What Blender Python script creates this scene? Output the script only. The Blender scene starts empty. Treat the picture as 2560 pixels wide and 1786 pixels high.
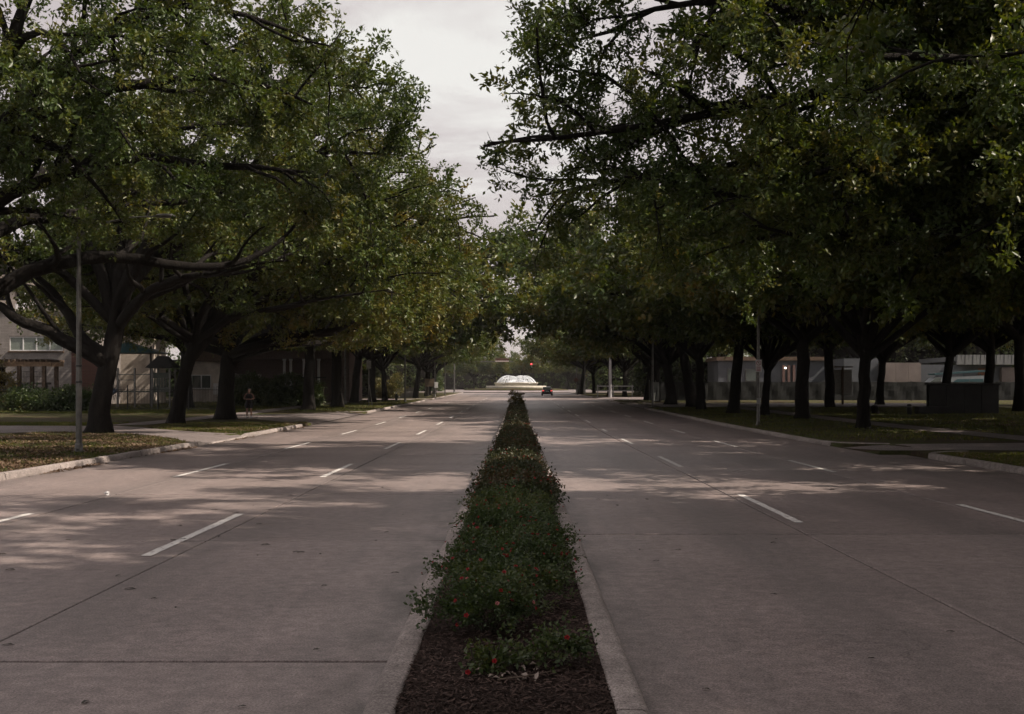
import bpy, math, random
import numpy as np
from mathutils import Vector, Matrix, Euler

R = math.radians
sc = bpy.context.scene
col = sc.collection

# ------------------------------------------------------------------ camera
EYE = 1.9
cam_d = bpy.data.cameras.new('camera')
cam = bpy.data.objects.new('camera', cam_d)
col.objects.link(cam)
cam.location = (0, 0, EYE)
cam.rotation_euler = (R(90), 0, 0)
cam_d.sensor_width = 36
cam_d.lens = 41.6
cam_d.shift_x = -0.0053
cam_d.shift_y = 0.0320
cam_d.clip_end = 6000
sc.camera = cam

# ------------------------------------------------------------------ sky and sun
SUN_EL, SUN_AZ = R(44), R(-12)          # azimuth measured from +X towards +Y
sun_dir = Vector((math.cos(SUN_EL) * math.cos(SUN_AZ), math.cos(SUN_EL) * math.sin(SUN_AZ), math.sin(SUN_EL)))
w = bpy.data.worlds.new('World')
sc.world = w
w.use_nodes = True
nt = w.node_tree
nt.nodes.clear()
out = nt.nodes.new('ShaderNodeOutputWorld')
bg = nt.nodes.new('ShaderNodeBackground')
bg.inputs['Strength'].default_value = 0.1
sky = nt.nodes.new('ShaderNodeTexSky')
sky.sky_type = 'NISHITA'
sky.sun_disc = False
sky.sun_elevation = SUN_EL
sky.sun_rotation = R(90) - SUN_AZ
sky.air_density = 1.0
sky.dust_density = 1.0
tc = nt.nodes.new('ShaderNodeTexCoord')
sep = nt.nodes.new('ShaderNodeSeparateXYZ')
nt.links.new(tc.outputs['Generated'], sep.inputs[0])
zmax = nt.nodes.new('ShaderNodeMath'); zmax.operation = 'MAXIMUM'; zmax.inputs[1].default_value = 0.0
nt.links.new(sep.outputs['Z'], zmax.inputs[0])
zadd = nt.nodes.new('ShaderNodeMath'); zadd.operation = 'ADD'; zadd.inputs[1].default_value = 0.16
nt.links.new(zmax.outputs[0], zadd.inputs[0])
dx = nt.nodes.new('ShaderNodeMath'); dx.operation = 'DIVIDE'
dy = nt.nodes.new('ShaderNodeMath'); dy.operation = 'DIVIDE'
nt.links.new(sep.outputs['X'], dx.inputs[0]); nt.links.new(zadd.outputs[0], dx.inputs[1])
nt.links.new(sep.outputs['Y'], dy.inputs[0]); nt.links.new(zadd.outputs[0], dy.inputs[1])
cmb = nt.nodes.new('ShaderNodeCombineXYZ')
ox = nt.nodes.new('ShaderNodeMath'); ox.inputs[1].default_value = 0.15; nt.links.new(dx.outputs[0], ox.inputs[0])
oy = nt.nodes.new('ShaderNodeMath'); oy.inputs[1].default_value = 0.28; nt.links.new(dy.outputs[0], oy.inputs[0])
nt.links.new(ox.outputs[0], cmb.inputs['X']); nt.links.new(oy.outputs[0], cmb.inputs['Y'])
cmb.inputs['Z'].default_value = 1.1
n1 = nt.nodes.new('ShaderNodeTexNoise')
n1.inputs['Scale'].default_value = 1.3; n1.inputs['Detail'].default_value = 8; n1.inputs['Roughness'].default_value = 0.6
n1.inputs['Distortion'].default_value = 0.35
nt.links.new(cmb.outputs[0], n1.inputs['Vector'])
cr = nt.nodes.new('ShaderNodeValToRGB')
cr.color_ramp.elements[0].position = 0.46; cr.color_ramp.elements[0].color = (4.7, 4.1, 4.02, 1)
cr.color_ramp.elements[1].position = 0.655; cr.color_ramp.elements[1].color = (7.0, 6.8, 6.4, 1)
e = cr.color_ramp.elements.new(0.555); e.color = (5.3, 4.8, 4.65, 1)
nt.links.new(n1.outputs['Fac'], cr.inputs['Fac'])
mx = nt.nodes.new('ShaderNodeMix'); mx.data_type = 'RGBA'
mx.inputs['Factor'].default_value = 0.9
nt.links.new(sky.outputs[0], mx.inputs[6]); nt.links.new(cr.outputs[0], mx.inputs[7])
nt.links.new(mx.outputs[2], bg.inputs['Color'])
nt.links.new(bg.outputs[0], out.inputs['Surface'])

sun_d = bpy.data.lights.new('sun', 'SUN')
sun_d.energy = 5.0
sun_d.angle = R(0.55)
sun_d.color = (1.0, 0.87, 0.74)
sun = bpy.data.objects.new('sun', sun_d)
col.objects.link(sun)
sun.rotation_euler = (-sun_dir).to_track_quat('-Z', 'Y').to_euler()
sun.location = (60, 0, 60)

sc.view_settings.view_transform = 'Standard'
sc.view_settings.look = 'None'
sc.view_settings.exposure = 0.42
sc.view_settings.gamma = 1.0
sc.view_settings.use_curve_mapping = False
sc.render.engine = 'CYCLES'
sc.cycles.max_bounces = 4
sc.cycles.diffuse_bounces = 2
sc.cycles.glossy_bounces = 1
sc.cycles.transmission_bounces = 2
sc.cycles.volume_bounces = 0
sc.cycles.use_adaptive_sampling = True
sc.cycles.adaptive_threshold = 0.03
sc.cycles.caustics_reflective = False
sc.cycles.caustics_refractive = False
sc.cycles.use_denoising = True

# ------------------------------------------------------------------ helpers
def gz(y):
    """height of the road, a gentle rise that starts 45 m away"""
    if y < 45: return 0.0
    if y < 65: return 0.0068 * (y - 45) ** 2 / 40
    return 0.0068 * (min(y, 320) - 55)

def gzv(y):
    y = np.asarray(y, float)
    return np.where(y < 45, 0, np.where(y < 65, 0.0068 * (y - 45) ** 2 / 40, 0.0068 * (np.minimum(y, 320) - 55)))

F = 2958.0
def P(px, py, Y):
    """place of a photograph measurement at the distance Y"""
    return Vector(((px - 1293) / F * Y, Y, EYE - (py - 974.5) / F * Y))

def tag(o, label=None, cat=None, group=None, kind=None):
    if label: o['label'] = label
    if cat: o['category'] = cat
    if group: o['group'] = group
    if kind: o['kind'] = kind
    return o

def empty(name, loc=(0, 0, 0), rz=0.0):
    o = bpy.data.objects.new(name, None)
    col.objects.link(o)
    o.location = loc
    o.rotation_euler = (0, 0, rz)
    o.empty_display_size = 0.2
    return o

def link(name, me, mat=None, parent=None, loc=None):
    if mat is not None and not me.materials:
        me.materials.append(mat)
    o = bpy.data.objects.new(name, me)
    col.objects.link(o)
    if parent is not None: o.parent = parent
    if loc is not None: o.location = loc
    return o

def np_mesh(name, verts, faces, smooth=False):
    """verts (n,3), faces (m,3 or 4) arrays"""
    verts = np.asarray(verts, np.float32); faces = np.asarray(faces, np.int32)
    me = bpy.data.meshes.new(name)
    k = faces.shape[1]
    me.vertices.add(len(verts)); me.vertices.foreach_set('co', verts.ravel())
    me.loops.add(faces.size); me.loops.foreach_set('vertex_index', faces.ravel())
    me.polygons.add(len(faces))
    me.polygons.foreach_set('loop_start', np.arange(0, faces.size, k, dtype=np.int32))
    me.polygons.foreach_set('loop_total', np.full(len(faces), k, np.int32))
    if smooth: me.polygons.foreach_set('use_smooth', np.ones(len(faces), bool))
    me.update(calc_edges=True)
    return me

class MB:
    """collects boxes, tubes and sheets into one mesh"""
    def __init__(s):
        s.v = []; s.f = []; s.sm = []
    def add(s, vs, fs, smooth=False):
        b = len(s.v)
        s.v += [tuple(v) for v in vs]
        s.f += [tuple(i + b for i in f) for f in fs]
        s.sm += [smooth] * len(fs)
        return s
    def box(s, x0, x1, y0, y1, z0, z1, bev=0.0):
        if bev <= 0:
            vs = [(x, y, z) for z in (z0, z1) for y in (y0, y1) for x in (x0, x1)]
            return s.add(vs, [(0, 2, 3, 1), (4, 5, 7, 6), (0, 1, 5, 4), (2, 6, 7, 3), (0, 4, 6, 2), (1, 3, 7, 5)])
        b = bev
        def ring(z, i):
            return [(x0 + i + b, y0 + i, z), (x1 - i - b, y0 + i, z), (x1 - i, y0 + i + b, z), (x1 - i, y1 - i - b, z),
                    (x1 - i - b, y1 - i, z), (x0 + i + b, y1 - i, z), (x0 + i, y1 - i - b, z), (x0 + i, y0 + i + b, z)]
        vs = ring(z0, b) + ring(z0 + b, 0) + ring(z1 - b, 0) + ring(z1, b)
        fs = [tuple(range(7, -1, -1)), tuple(range(24, 32))]
        for r in range(3):
            for k in range(8):
                a = r * 8 + k; c = r * 8 + (k + 1) % 8
                fs.append((a, c, c + 8, a + 8))
        return s.add(vs, fs)
    def obox(s, c, size, M):
        """oriented box: M columns are its axes"""
        hx, hy, hz = [q / 2 for q in size]
        vs = [Vector(c) + M @ Vector((x, y, z)) for z in (-hz, hz) for y in (-hy, hy) for x in (-hx, hx)]
        return s.add(vs, [(0, 2, 3, 1), (4, 5, 7, 6), (0, 1, 5, 4), (2, 6, 7, 3), (0, 4, 6, 2), (1, 3, 7, 5)])
    def bar(s, p0, p1, wd, hd):
        p0 = Vector(p0); p1 = Vector(p1)
        d = (p1 - p0); L = d.length; d.normalize()
        up = Vector((0, 0, 1)) if abs(d.z) < .95 else Vector((0, 1, 0))
        y = up.cross(d).normalized(); z = d.cross(y)
        M = Matrix((d, y, z)).transposed()
        return s.obox((p0 + p1) / 2, (L, wd, hd), M)
    def tube(s, pts, rad, n=8, caps=True, smooth=True):
        pts = [Vector(p) for p in pts]
        if not hasattr(rad, '__len__'): rad = [rad] * len(pts)
        vs = []; fs = []
        for i, p in enumerate(pts):
            a = pts[max(i - 1, 0)]; b = pts[min(i + 1, len(pts) - 1)]
            d = (b - a).normalized()
            up = Vector((0, 0, 1)) if abs(d.z) < .9 else Vector((1, 0, 0))
            x = up.cross(d).normalized(); y = d.cross(x)
            for k in range(n):
                t = 2 * math.pi * k / n
                vs.append(p + (x * math.cos(t) + y * math.sin(t)) * rad[i])
        for i in range(len(pts) - 1):
            for k in range(n):
                a = i * n + k; b = i * n + (k + 1) % n
                fs.append((a, b, b + n, a + n))
        s.add(vs, fs, smooth)
        if caps:
            s.add(vs[:n], [tuple(range(n - 1, -1, -1))])
            s.add(vs[-n:], [tuple(range(n))])
        return s
    def lathe(s, c, prof, n=16, smooth=True):
        c = Vector(c); vs = []; fs = []
        for r, z in prof:
            for k in range(n):
                t = 2 * math.pi * k / n
                vs.append(c + Vector((r * math.cos(t), r * math.sin(t), z)))
        for i in range(len(prof) - 1):
            for k in range(n):
                a = i * n + k; b = i * n + (k + 1) % n
                fs.append((a, b, b + n, a + n))
        if prof[0][0] > 1e-4: fs.append(tuple(range(n - 1, -1, -1)))
        if prof[-1][0] > 1e-4: fs.append(tuple(range((len(prof) - 1) * n, len(prof) * n)))
        return s.add(vs, fs, smooth)
    def prism(s, poly, axis, a, b):
        """poly 2-D, extruded from a to b along axis ('x','y','z')"""
        def mk(u, v, t):
            return {'x': (t, u, v), 'y': (u, t, v), 'z': (u, v, t)}[axis]
        n = len(poly)
        vs = [mk(u, v, a) for u, v in poly] + [mk(u, v, b) for u, v in poly]
        fs = [tuple(range(n - 1, -1, -1)), tuple(range(n, 2 * n))]
        fs += [(k, (k + 1) % n, n + (k + 1) % n, n + k) for k in range(n)]
        return s.add(vs, fs)
    def mesh(s, name):
        me = bpy.data.meshes.new(name)
        me.from_pydata(s.v, [], s.f)
        me.polygons.foreach_set('use_smooth', s.sm)
        me.update()
        return me
    def build(s, name, mat, parent=None, loc=None, fix=True):
        me = s.mesh(name)
        if fix:
            import bmesh
            bm = bmesh.new(); bm.from_mesh(me)
            bmesh.ops.recalc_face_normals(bm, faces=bm.faces[:]); bm.to_mesh(me); bm.free()
        return link(name, me, mat, parent, loc)

# ------------------------------------------------------------------ materials
def new_mat(name):
    m = bpy.data.materials.new(name)
    m.use_nodes = True
    t = m.node_tree
    t.nodes.clear()
    o = t.nodes.new('ShaderNodeOutputMaterial')
    return m, t, o

def nd(t, kind, **kw):
    n = t.nodes.new(kind)
    for k, v in kw.items():
        if k in n.inputs: n.inputs[k].default_value = v
        else: setattr(n, k, v)
    return n

def ramp(t, src, stops):
    r = t.nodes.new('ShaderNodeValToRGB')
    els = r.color_ramp.elements
    while len(els) < len(stops): els.new(0.5)
    for e, (p, c) in zip(els, stops):
        e.position = p
        e.color = (*c, 1) if len(c) == 3 else c
    t.links.new(src, r.inputs['Fac'])
    return r.outputs['Color']

def mixc(t, fac, a, b, mode='MIX'):
    m = t.nodes.new('ShaderNodeMix'); m.data_type = 'RGBA'; m.blend_type = mode
    for i, v in ((0, fac), (6, a), (7, b)):
        if hasattr(v, 'links') or hasattr(v, 'is_linked'):
            t.links.new(v, m.inputs[i])
        else:
            m.inputs[i].default_value = v if i == 0 else ((*v, 1) if len(v) == 3 else v)
    return m.outputs[2]

def noise(t, vec, scale, detail=4, rough=0.55, dist=0.0):
    n = nd(t, 'ShaderNodeTexNoise', Scale=scale, Detail=detail, Roughness=rough, Distortion=dist)
    t.links.new(vec, n.inputs['Vector'])
    return n.outputs['Fac']

def mapping(t, vec, scale=(1, 1, 1), loc=(0, 0, 0)):
    m = nd(t, 'ShaderNodeMapping')
    m.inputs['Scale'].default_value = scale; m.inputs['Location'].default_value = loc
    t.links.new(vec, m.inputs['Vector'])
    return m.outputs[0]

def pos(t):
    return t.nodes.new('ShaderNodeNewGeometry').outputs['Position']

def objco(t):
    return t.nodes.new('ShaderNodeTexCoord').outputs['Object']

def simple(name, colr, rough=0.7, var=0.25, scale=6.0, bump=0.15, metal=0.0, spec=0.4, world=True, emit=None):
    """plain surface with blotchy colour and fine relief"""
    m, t, o = new_mat(name)
    b = nd(t, 'ShaderNodeBsdfPrincipled', Roughness=rough, Metallic=metal)
    b.inputs['Specular IOR Level'].default_value = spec
    v = pos(t) if world else objco(t)
    f = noise(t, v, scale, 6, 0.6)
    lo = tuple(c * (1 - var) for c in colr); hi = tuple(min(1, c * (1 + var)) for c in colr)
    t.links.new(ramp(t, f, [(0.3, lo), (0.7, hi)]), b.inputs['Base Color'])
    if bump:
        bp = nd(t, 'ShaderNodeBump', Strength=bump, Distance=0.02)
        t.links.new(noise(t, v, scale * 9, 4, 0.6), bp.inputs['Height'])
        t.links.new(bp.outputs[0], b.inputs['Normal'])
    if emit:
        b.inputs['Emission Color'].default_value = (*emit[0], 1); b.inputs['Emission Strength'].default_value = emit[1]
    t.links.new(b.outputs[0], o.inputs['Surface'])
    return m

def concrete(name, base, dark=0.75, pores=True, tining=False, stain=(0.16, 0.14, 0.135), stain_amt=0.5):
    m, t, o = new_mat(name)
    b = nd(t, 'ShaderNodeBsdfPrincipled', Roughness=0.5 if tining else 0.8)      # traffic polishes the carriageway
    b.inputs['Specular IOR Level'].default_value = 0.5 if tining else 0.35
    v = pos(t)
    big = noise(t, v, 0.42, 5, 0.6, 0.4)
    c = ramp(t, big, [(0.3, tuple(x * dark for x in base)), (0.72, tuple(x * 1.12 for x in base))])
    # traffic film and drips drawn out along the direction of travel
    st = noise(t, mapping(t, v, (2.2, 0.16, 1)), 1.0, 6, 0.62, 0.3)
    c = mixc(t, ramp(t, st, [(0.46, (0, 0, 0)), (0.74, (stain_amt,) * 3)]), c, stain)
    pat = noise(t, mapping(t, v, (1, 1, 1), (7, 3, 0)), 1.7, 6, 0.65)
    c = mixc(t, ramp(t, pat, [(0.55, (0, 0, 0)), (0.8, (0.3,) * 3)]), c, tuple(min(1, x * 1.3) for x in base))
    mott = noise(t, v, 7.0, 6, 0.7, 0.2)
    c = mixc(t, 0.55, c, ramp(t, mott, [(0.32, (0.22,) * 3), (0.68, (0.76,) * 3)]), 'OVERLAY')
    if tining:
        # oil and rubber: a darker strip down the middle of each lane, broken by long smears
        sx = nd(t, 'ShaderNodeSeparateXYZ'); t.links.new(v, sx.inputs[0])
        wob = nd(t, 'ShaderNodeMath', operation='MULTIPLY_ADD'); t.links.new(big, wob.inputs[0]); wob.inputs[1].default_value = 0.9
        t.links.new(sx.outputs[0], wob.inputs[2])
        sn = nd(t, 'ShaderNodeMath', operation='MULTIPLY'); t.links.new(wob.outputs[0], sn.inputs[0]); sn.inputs[1].default_value = 2 * math.pi / 3.36
        cs = nd(t, 'ShaderNodeMath', operation='COSINE'); t.links.new(sn.outputs[0], cs.inputs[0])
        sm = noise(t, mapping(t, v, (1.6, 0.09, 1), (3, 5, 0)), 1.0, 5, 0.6, 0.2)
        pr = nd(t, 'ShaderNodeMath', operation='MULTIPLY'); t.links.new(cs.outputs[0], pr.inputs[0]); t.links.new(sm, pr.inputs[1])
        c = mixc(t, ramp(t, pr.outputs[0], [(0.12, (0, 0, 0)), (0.6, (0.42,) * 3)]), c, (0.13, 0.115, 0.11))
        # dirt lying in the gutters along the kerbs
        mr = nd(t, 'ShaderNodeMapRange'); mr.inputs['From Min'].default_value = -12; mr.inputs['From Max'].default_value = 12
        t.links.new(sx.outputs[0], mr.inputs['Value'])
        g0 = lambda x: (x + 12) / 24
        gut = ramp(t, mr.outputs[0], [(g0(-10.78), (.75,) * 3), (g0(-10.2), (0, 0, 0)), (g0(-1.55), (0, 0, 0)), (g0(-.95), (.85,) * 3), (g0(.8), (.7,) * 3), (g0(1.15), (0, 0, 0)), (g0(9.9), (0, 0, 0)), (g0(10.5), (.7,) * 3)])
        gn = ramp(t, noise(t, mapping(t, v, (2.2, 0.9, 1), (1, 9, 0)), 1.0, 6, 0.65, 0.3), [(0.42, (0, 0, 0)), (0.62, (1, 1, 1))])
        c = mixc(t, mixc(t, 1.0, gut, gn, 'MULTIPLY'), c, (0.075, 0.064, 0.058))
        # hairline cracks
        vc = nd(t, 'ShaderNodeTexVoronoi', Scale=0.23, feature='DISTANCE_TO_EDGE')
        wv_ = nd(t, 'ShaderNodeVectorMath', operation='ADD')
        nz = nd(t, 'ShaderNodeTexNoise', Scale=1.3, Detail=5, Roughness=0.6); t.links.new(v, nz.inputs['Vector'])
        t.links.new(v, wv_.inputs[0]); t.links.new(nz.outputs['Color'], wv_.inputs[1]); t.links.new(wv_.outputs[0], vc.inputs['Vector'])
        crk = ramp(t, vc.outputs['Distance'], [(0.0, (0.5,) * 3), (0.0022, (0, 0, 0))])
        msk = ramp(t, noise(t, v, 0.12, 2, 0.5), [(0.52, (0, 0, 0)), (0.56, (1, 1, 1))])
        c = mixc(t, mixc(t, 1.0, crk, msk, 'MULTIPLY'), c, (0.06, 0.052, 0.05))
    # sand grain
    gr = noise(t, v, 62, 4, 0.75)
    c = mixc(t, 0.75, c, ramp(t, gr, [(0.34, (0.1,) * 3), (0.66, (0.9,) * 3)]), 'OVERLAY')
    if pores:
        vo = nd(t, 'ShaderNodeTexVoronoi', Scale=5.5)
        t.links.new(v, vo.inputs['Vector'])
        sp = ramp(t, vo.outputs['Distance'], [(0.035, (0.55,) * 3), (0.06, (0, 0, 0))])
        c = mixc(t, sp, c, (0.07, 0.06, 0.055))
    t.links.new(c, b.inputs['Base Color'])
    h = noise(t, v, 60, 4, 0.7)
    bp = nd(t, 'ShaderNodeBump', Strength=0.35, Distance=0.008)
    t.links.new(h, bp.inputs['Height'])
    nrm = bp.outputs[0]
    if tining:
        wv = nd(t, 'ShaderNodeTexNoise', Scale=1.0, Detail=3, Roughness=0.6)
        t.links.new(mapping(t, v, (3, 70, 1)), wv.inputs['Vector'])
        b2 = nd(t, 'ShaderNodeBump', Strength=0.35, Distance=0.01)
        t.links.new(wv.outputs['Fac'], b2.inputs['Height']); t.links.new(nrm, b2.inputs['Normal'])
        nrm = b2.outputs[0]
    t.links.new(nrm, b.inputs['Normal'])
    t.links.new(b.outputs[0], o.inputs['Surface'])
    return m

def leaf_mat(name, stops, trans, gloss=0.42, tw=0.35, spec=0.5, patch=None):
    """two-sided leaf: reflecting and letting light through, colour differs leaf by leaf and bough by bough"""
    m, t, o = new_mat(name)
    at = nd(t, 'ShaderNodeAttribute', attribute_name='tone')
    big = noise(t, pos(t), 0.33, 3, 0.6)
    add = nd(t, 'ShaderNodeMath', operation='MULTIPLY_ADD')
    t.links.new(big, add.inputs[0]); add.inputs[1].default_value = 1.5
    ad2 = nd(t, 'ShaderNodeMath', operation='MULTIPLY_ADD')
    t.links.new(at.outputs['Fac'], ad2.inputs[0]); ad2.inputs[1].default_value = 0.5; ad2.inputs[2].default_value = -0.5
    t.links.new(ad2.outputs[0], add.inputs[2])
    c = ramp(t, add.outputs[0], stops)
    b = nd(t, 'ShaderNodeBsdfPrincipled', Roughness=gloss)
    b.inputs['Specular IOR Level'].default_value = spec
    t.links.new(c, b.inputs['Base Color'])
    tr = nd(t, 'ShaderNodeBsdfTranslucent')
    t.links.new(mixc(t, 1.0, c, trans, 'MULTIPLY'), tr.inputs['Color'])
    mx_ = nd(t, 'ShaderNodeMixShader'); mx_.inputs[0].default_value = tw
    t.links.new(b.outputs[0], mx_.inputs[1]); t.links.new(tr.outputs[0], mx_.inputs[2])
    t.links.new(mx_.outputs[0], o.inputs['Surface'])
    return m

M = {}
M['road'] = concrete('road_concrete', (0.270, 0.219, 0.206), tining=True)
M['path'] = concrete('path_concrete', (0.20, 0.168, 0.16), 0.7)
M['kerb'] = concrete('kerb_concrete', (0.34, 0.295, 0.275), 0.7, pores=False, stain=(0.06, 0.05, 0.045), stain_amt=0.7)
M['joint'] = simple('joint_sealant', (0.035, 0.032, 0.03), 0.8, 0.3, 3)
M['white_metal'] = simple('white_metal', (0.62, 0.62, 0.62), 0.45, 0.1, 2, 0.03)
M['grey_metal'] = simple('galvanised_metal', (0.13, 0.127, 0.12), 0.4, 0.25, 5, 0.05, metal=0.75)
M['dark_metal'] = simple('dark_metal', (0.03, 0.03, 0.03), 0.5, 0.3, 5, 0.05)
M['black'] = simple('black_paint', (0.012, 0.012, 0.012), 0.45, 0.3, 5, 0.02)

def paint_mat():
    m, t, o = new_mat('road_paint')
    v = pos(t)
    b = nd(t, 'ShaderNodeBsdfPrincipled', Roughness=0.7)
    f = noise(t, mapping(t, v, (3, 1.2, 1)), 6, 8, 0.7)
    chips = ramp(t, f, [(0.56, (0, 0, 0)), (0.6, (1, 1, 1))])
    c = mixc(t, chips, (0.62, 0.6, 0.57), (0.30, 0.25, 0.24))
    g = noise(t, v, 70, 3, 0.7)
    c = mixc(t, 0.5, c, ramp(t, g, [(0.3, (0.3,) * 3), (0.7, (0.7,) * 3)]), 'OVERLAY')
    t.links.new(c, b.inputs['Base Color'])
    t.links.new(b.outputs[0], o.inputs['Surface'])
    return m
M['paint'] = paint_mat()

def grass_ground():
    m, t, o = new_mat('lawn_ground')
    v = pos(t)
    b = nd(t, 'ShaderNodeBsdfPrincipled', Roughness=0.95)
    b.inputs['Specular IOR Level'].default_value = 0.1
    f = noise(t, v, 0.5, 6, 0.65, 0.3)
    g = noise(t, v, 9, 5, 0.7)
    c1 = ramp(t, g, [(0.3, (0.035, 0.045, 0.014)), (0.7, (0.085, 0.095, 0.028))])
    c2 = ramp(t, g, [(0.3, (0.035, 0.026, 0.018)), (0.7, (0.095, 0.07, 0.045))])
    c = mixc(t, ramp(t, f, [(0.40, (0, 0, 0)), (0.56, (1, 1, 1))]), c1, c2)
    t.links.new(c, b.inputs['Base Color'])
    bp = nd(t, 'ShaderNodeBump', Strength=0.9, Distance=0.06)
    t.links.new(noise(t, v, 22, 5, 0.7), bp.inputs['Height'])
    t.links.new(bp.outputs[0], b.inputs['Normal'])
    t.links.new(b.outputs[0], o.inputs['Surface'])
    return m
M['lawn'] = grass_ground()
M['mulch'] = simple('mulch_bed', (0.04, 0.027, 0.022), 0.95, 0.55, 30, 1.0, spec=0.1)

def bark_mat():
    m, t, o = new_mat('oak_bark')
    v = objco(t)
    b = nd(t, 'ShaderNodeBsdfPrincipled', Roughness=0.95)
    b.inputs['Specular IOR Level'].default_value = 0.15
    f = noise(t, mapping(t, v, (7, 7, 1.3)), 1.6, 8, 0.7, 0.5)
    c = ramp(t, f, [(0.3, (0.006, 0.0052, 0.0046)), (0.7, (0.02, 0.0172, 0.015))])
    t.links.new(c, b.inputs['Base Color'])
    bp = nd(t, 'ShaderNodeBump', Strength=1.0, Distance=0.06)
    t.links.new(f, bp.inputs['Height'])
    t.links.new(bp.outputs[0], b.inputs['Normal'])
    t.links.new(b.outputs[0], o.inputs['Surface'])
    return m
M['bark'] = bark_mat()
M['oak_leaf'] = leaf_mat('oak_leaf', [(0.15, (0.027, 0.050, 0.014)), (0.5, (0.056, 0.084, 0.021)), (0.8, (0.10, 0.105, 0.024)), (1.0, (0.165, 0.125, 0.03))],
                         (2.2, 2.0, 0.5), gloss=0.4, tw=0.22, spec=0.3)
M['rose_leaf'] = leaf_mat('rose_leaf', [(0.15, (0.022, 0.042, 0.013)), (0.5, (0.045, 0.072, 0.021)), (0.8, (0.085, 0.10, 0.026)), (0.98, (0.13, 0.075, 0.025))],
                          (1.3, 1.4, 0.6), gloss=0.5, tw=0.25)
M['grass_blade'] = leaf_mat('grass_blade', [(0.2, (0.045, 0.06, 0.014)), (0.5, (0.085, 0.10, 0.025)), (0.8, (0.14, 0.13, 0.035)), (0.97, (0.17, 0.12, 0.06))],
                            (1.4, 1.4, 0.5), gloss=0.6, tw=0.35, spec=0.2)
M['dead_leaf'] = leaf_mat('dead_leaf', [(0.2, (0.07, 0.045, 0.028)), (0.5, (0.14, 0.09, 0.055)), (0.8, (0.24, 0.17, 0.12)), (0.98, (0.36, 0.29, 0.24))],
                          (1, 0.9, 0.7), gloss=0.6, tw=0.15, spec=0.3)
# ------------------------------------------------------------------ the lie of the land
XL = -10.8
def XR(y): return 11.35 if y < 34.6 else 10.5
LEFT_DRIVES = [(40.5, 47.5), (62.5, 84.0), (140.0, 150.0), (238.0, 700.0)]
RIGHT_DRIVES = [(34.8, 38.6), (100.0, 121.0), (139.5, 166.0), (238.0, 700.0)]
VERGE = 0.12

def ground_z(x, y):
    g = gz(y)
    if x < XL - 0.1:
        k = 1.0
        for a, b in LEFT_DRIVES:
            if a <= y <= b: k = min(1.0, (XL - 0.1 - x) / 1.6)
        return g + VERGE * k
    if x > XR(y) + 0.1:
        k = 1.0
        for a, b in RIGHT_DRIVES:
            if a <= y <= b: k = min(1.0, (x - XR(y) - 0.1) / 1.6)
        return g + VERGE * k
    return g

def build_ground():
    ys = [-60, -20, 0, 10, 20, 30]
    ys += list(np.arange(32, 66, 1.5)) + list(np.arange(66, 330, 4.0)) + [400, 700, 1200, 1800]
    for a, b in LEFT_DRIVES + RIGHT_DRIVES:
        ys += [a - 0.01, a + 0.01, b - 0.01, b + 0.01]
    ys += [34.55, 34.65]
    ys = sorted(set(round(float(y), 3) for y in ys))
    offs = [580, 250, 120, 70, 40, 25, 15, 8, 4, 1.7, 0.12, 0.06]
    vs = []
    for y in ys:
        row = [(XL - o, y, ground_z(XL - o, y) if o > 0.1 else gz(y) - 0.09) for o in offs]
        row += [(XR(y) + o, y, ground_z(XR(y) + o, y) if o > 0.1 else gz(y) - 0.09) for o in reversed(offs)]
        vs += row
    n = len(offs) * 2
    fs = [(r * n + c, r * n + c + 1, (r + 1) * n + c + 1, (r + 1) * n + c) for r in range(len(ys) - 1) for c in range(n - 1)]
    o = link('ground', np_mesh('ground', vs, fs), M['lawn'])
    tag(o, 'lawns and bare earth on both sides of the avenue', kind='structure')
    return o
build_ground()

# ------------------------------------------------------------------ road slabs
SLAB_END_L = 8.3 + 6.6 * 15
SLAB_END_R = 15.6 + 12.2 * 8
def road_base():
    ys = list(np.arange(-30, 44, 6)) + list(np.arange(44, 66, 2)) + list(np.arange(66, 335, 6)) + [400]
    m = MB()
    def sheet(x0, x1, y0, y1, dz):
        yy = [y0] + [float(y) for y in ys if y0 + .01 < y < y1 - .01] + [y1]
        f0 = (lambda y: x0) if not callable(x0) else x0
        f1 = (lambda y: x1) if not callable(x1) else x1
        vs = []
        for y in yy:
            vs += [(f0(y), y, gz(y) + dz), (f1(y), y, gz(y) + dz)]
        m.add(vs, [(2 * i, 2 * i + 1, 2 * i + 3, 2 * i + 2) for i in range(len(yy) - 1)])
    sheet(XL - .03, -0.85, -30, SLAB_END_L, -0.022)
    sheet(0.72, lambda y: XR(y) + .03, -30, SLAB_END_R, -0.022)
    o = m.build('road', M['joint'], fix=False)
    tag(o, 'wide pink-grey concrete avenue split by a planted median', kind='structure')
    m = MB()
    sheet(XL - .03, -0.85, SLAB_END_L, 240, 0)
    sheet(0.72, lambda y: XR(y) + .03, SLAB_END_R, 240, 0)
    sheet(-0.85, 0.72, 98.5, 240, 0)
    vs = []
    m.build('far_carriageway', M['road'], o, fix=False)
    return o
road = road_base()

def rand_tint(mat, amt=0.16):
    """slab by slab difference in tone: each slab was poured on its own day"""
    t = mat.node_tree
    b = [n for n in t.nodes if n.type == 'BSDF_PRINCIPLED'][0]
    src = b.inputs['Base Color'].links[0].from_socket
    oi = t.nodes.new('ShaderNodeObjectInfo')
    f = ramp(t, oi.outputs['Random'], [(0.0, (1 - amt,) * 3), (1.0, (1 + amt * .6,) * 3)])
    t.links.new(mixc(t, 1.0, src, f, 'MULTIPLY'), b.inputs['Base Color'])
M['slab'] = concrete('slab_concrete', (0.270, 0.219, 0.206), tining=True); rand_tint(M['slab'], 0.13)

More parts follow.
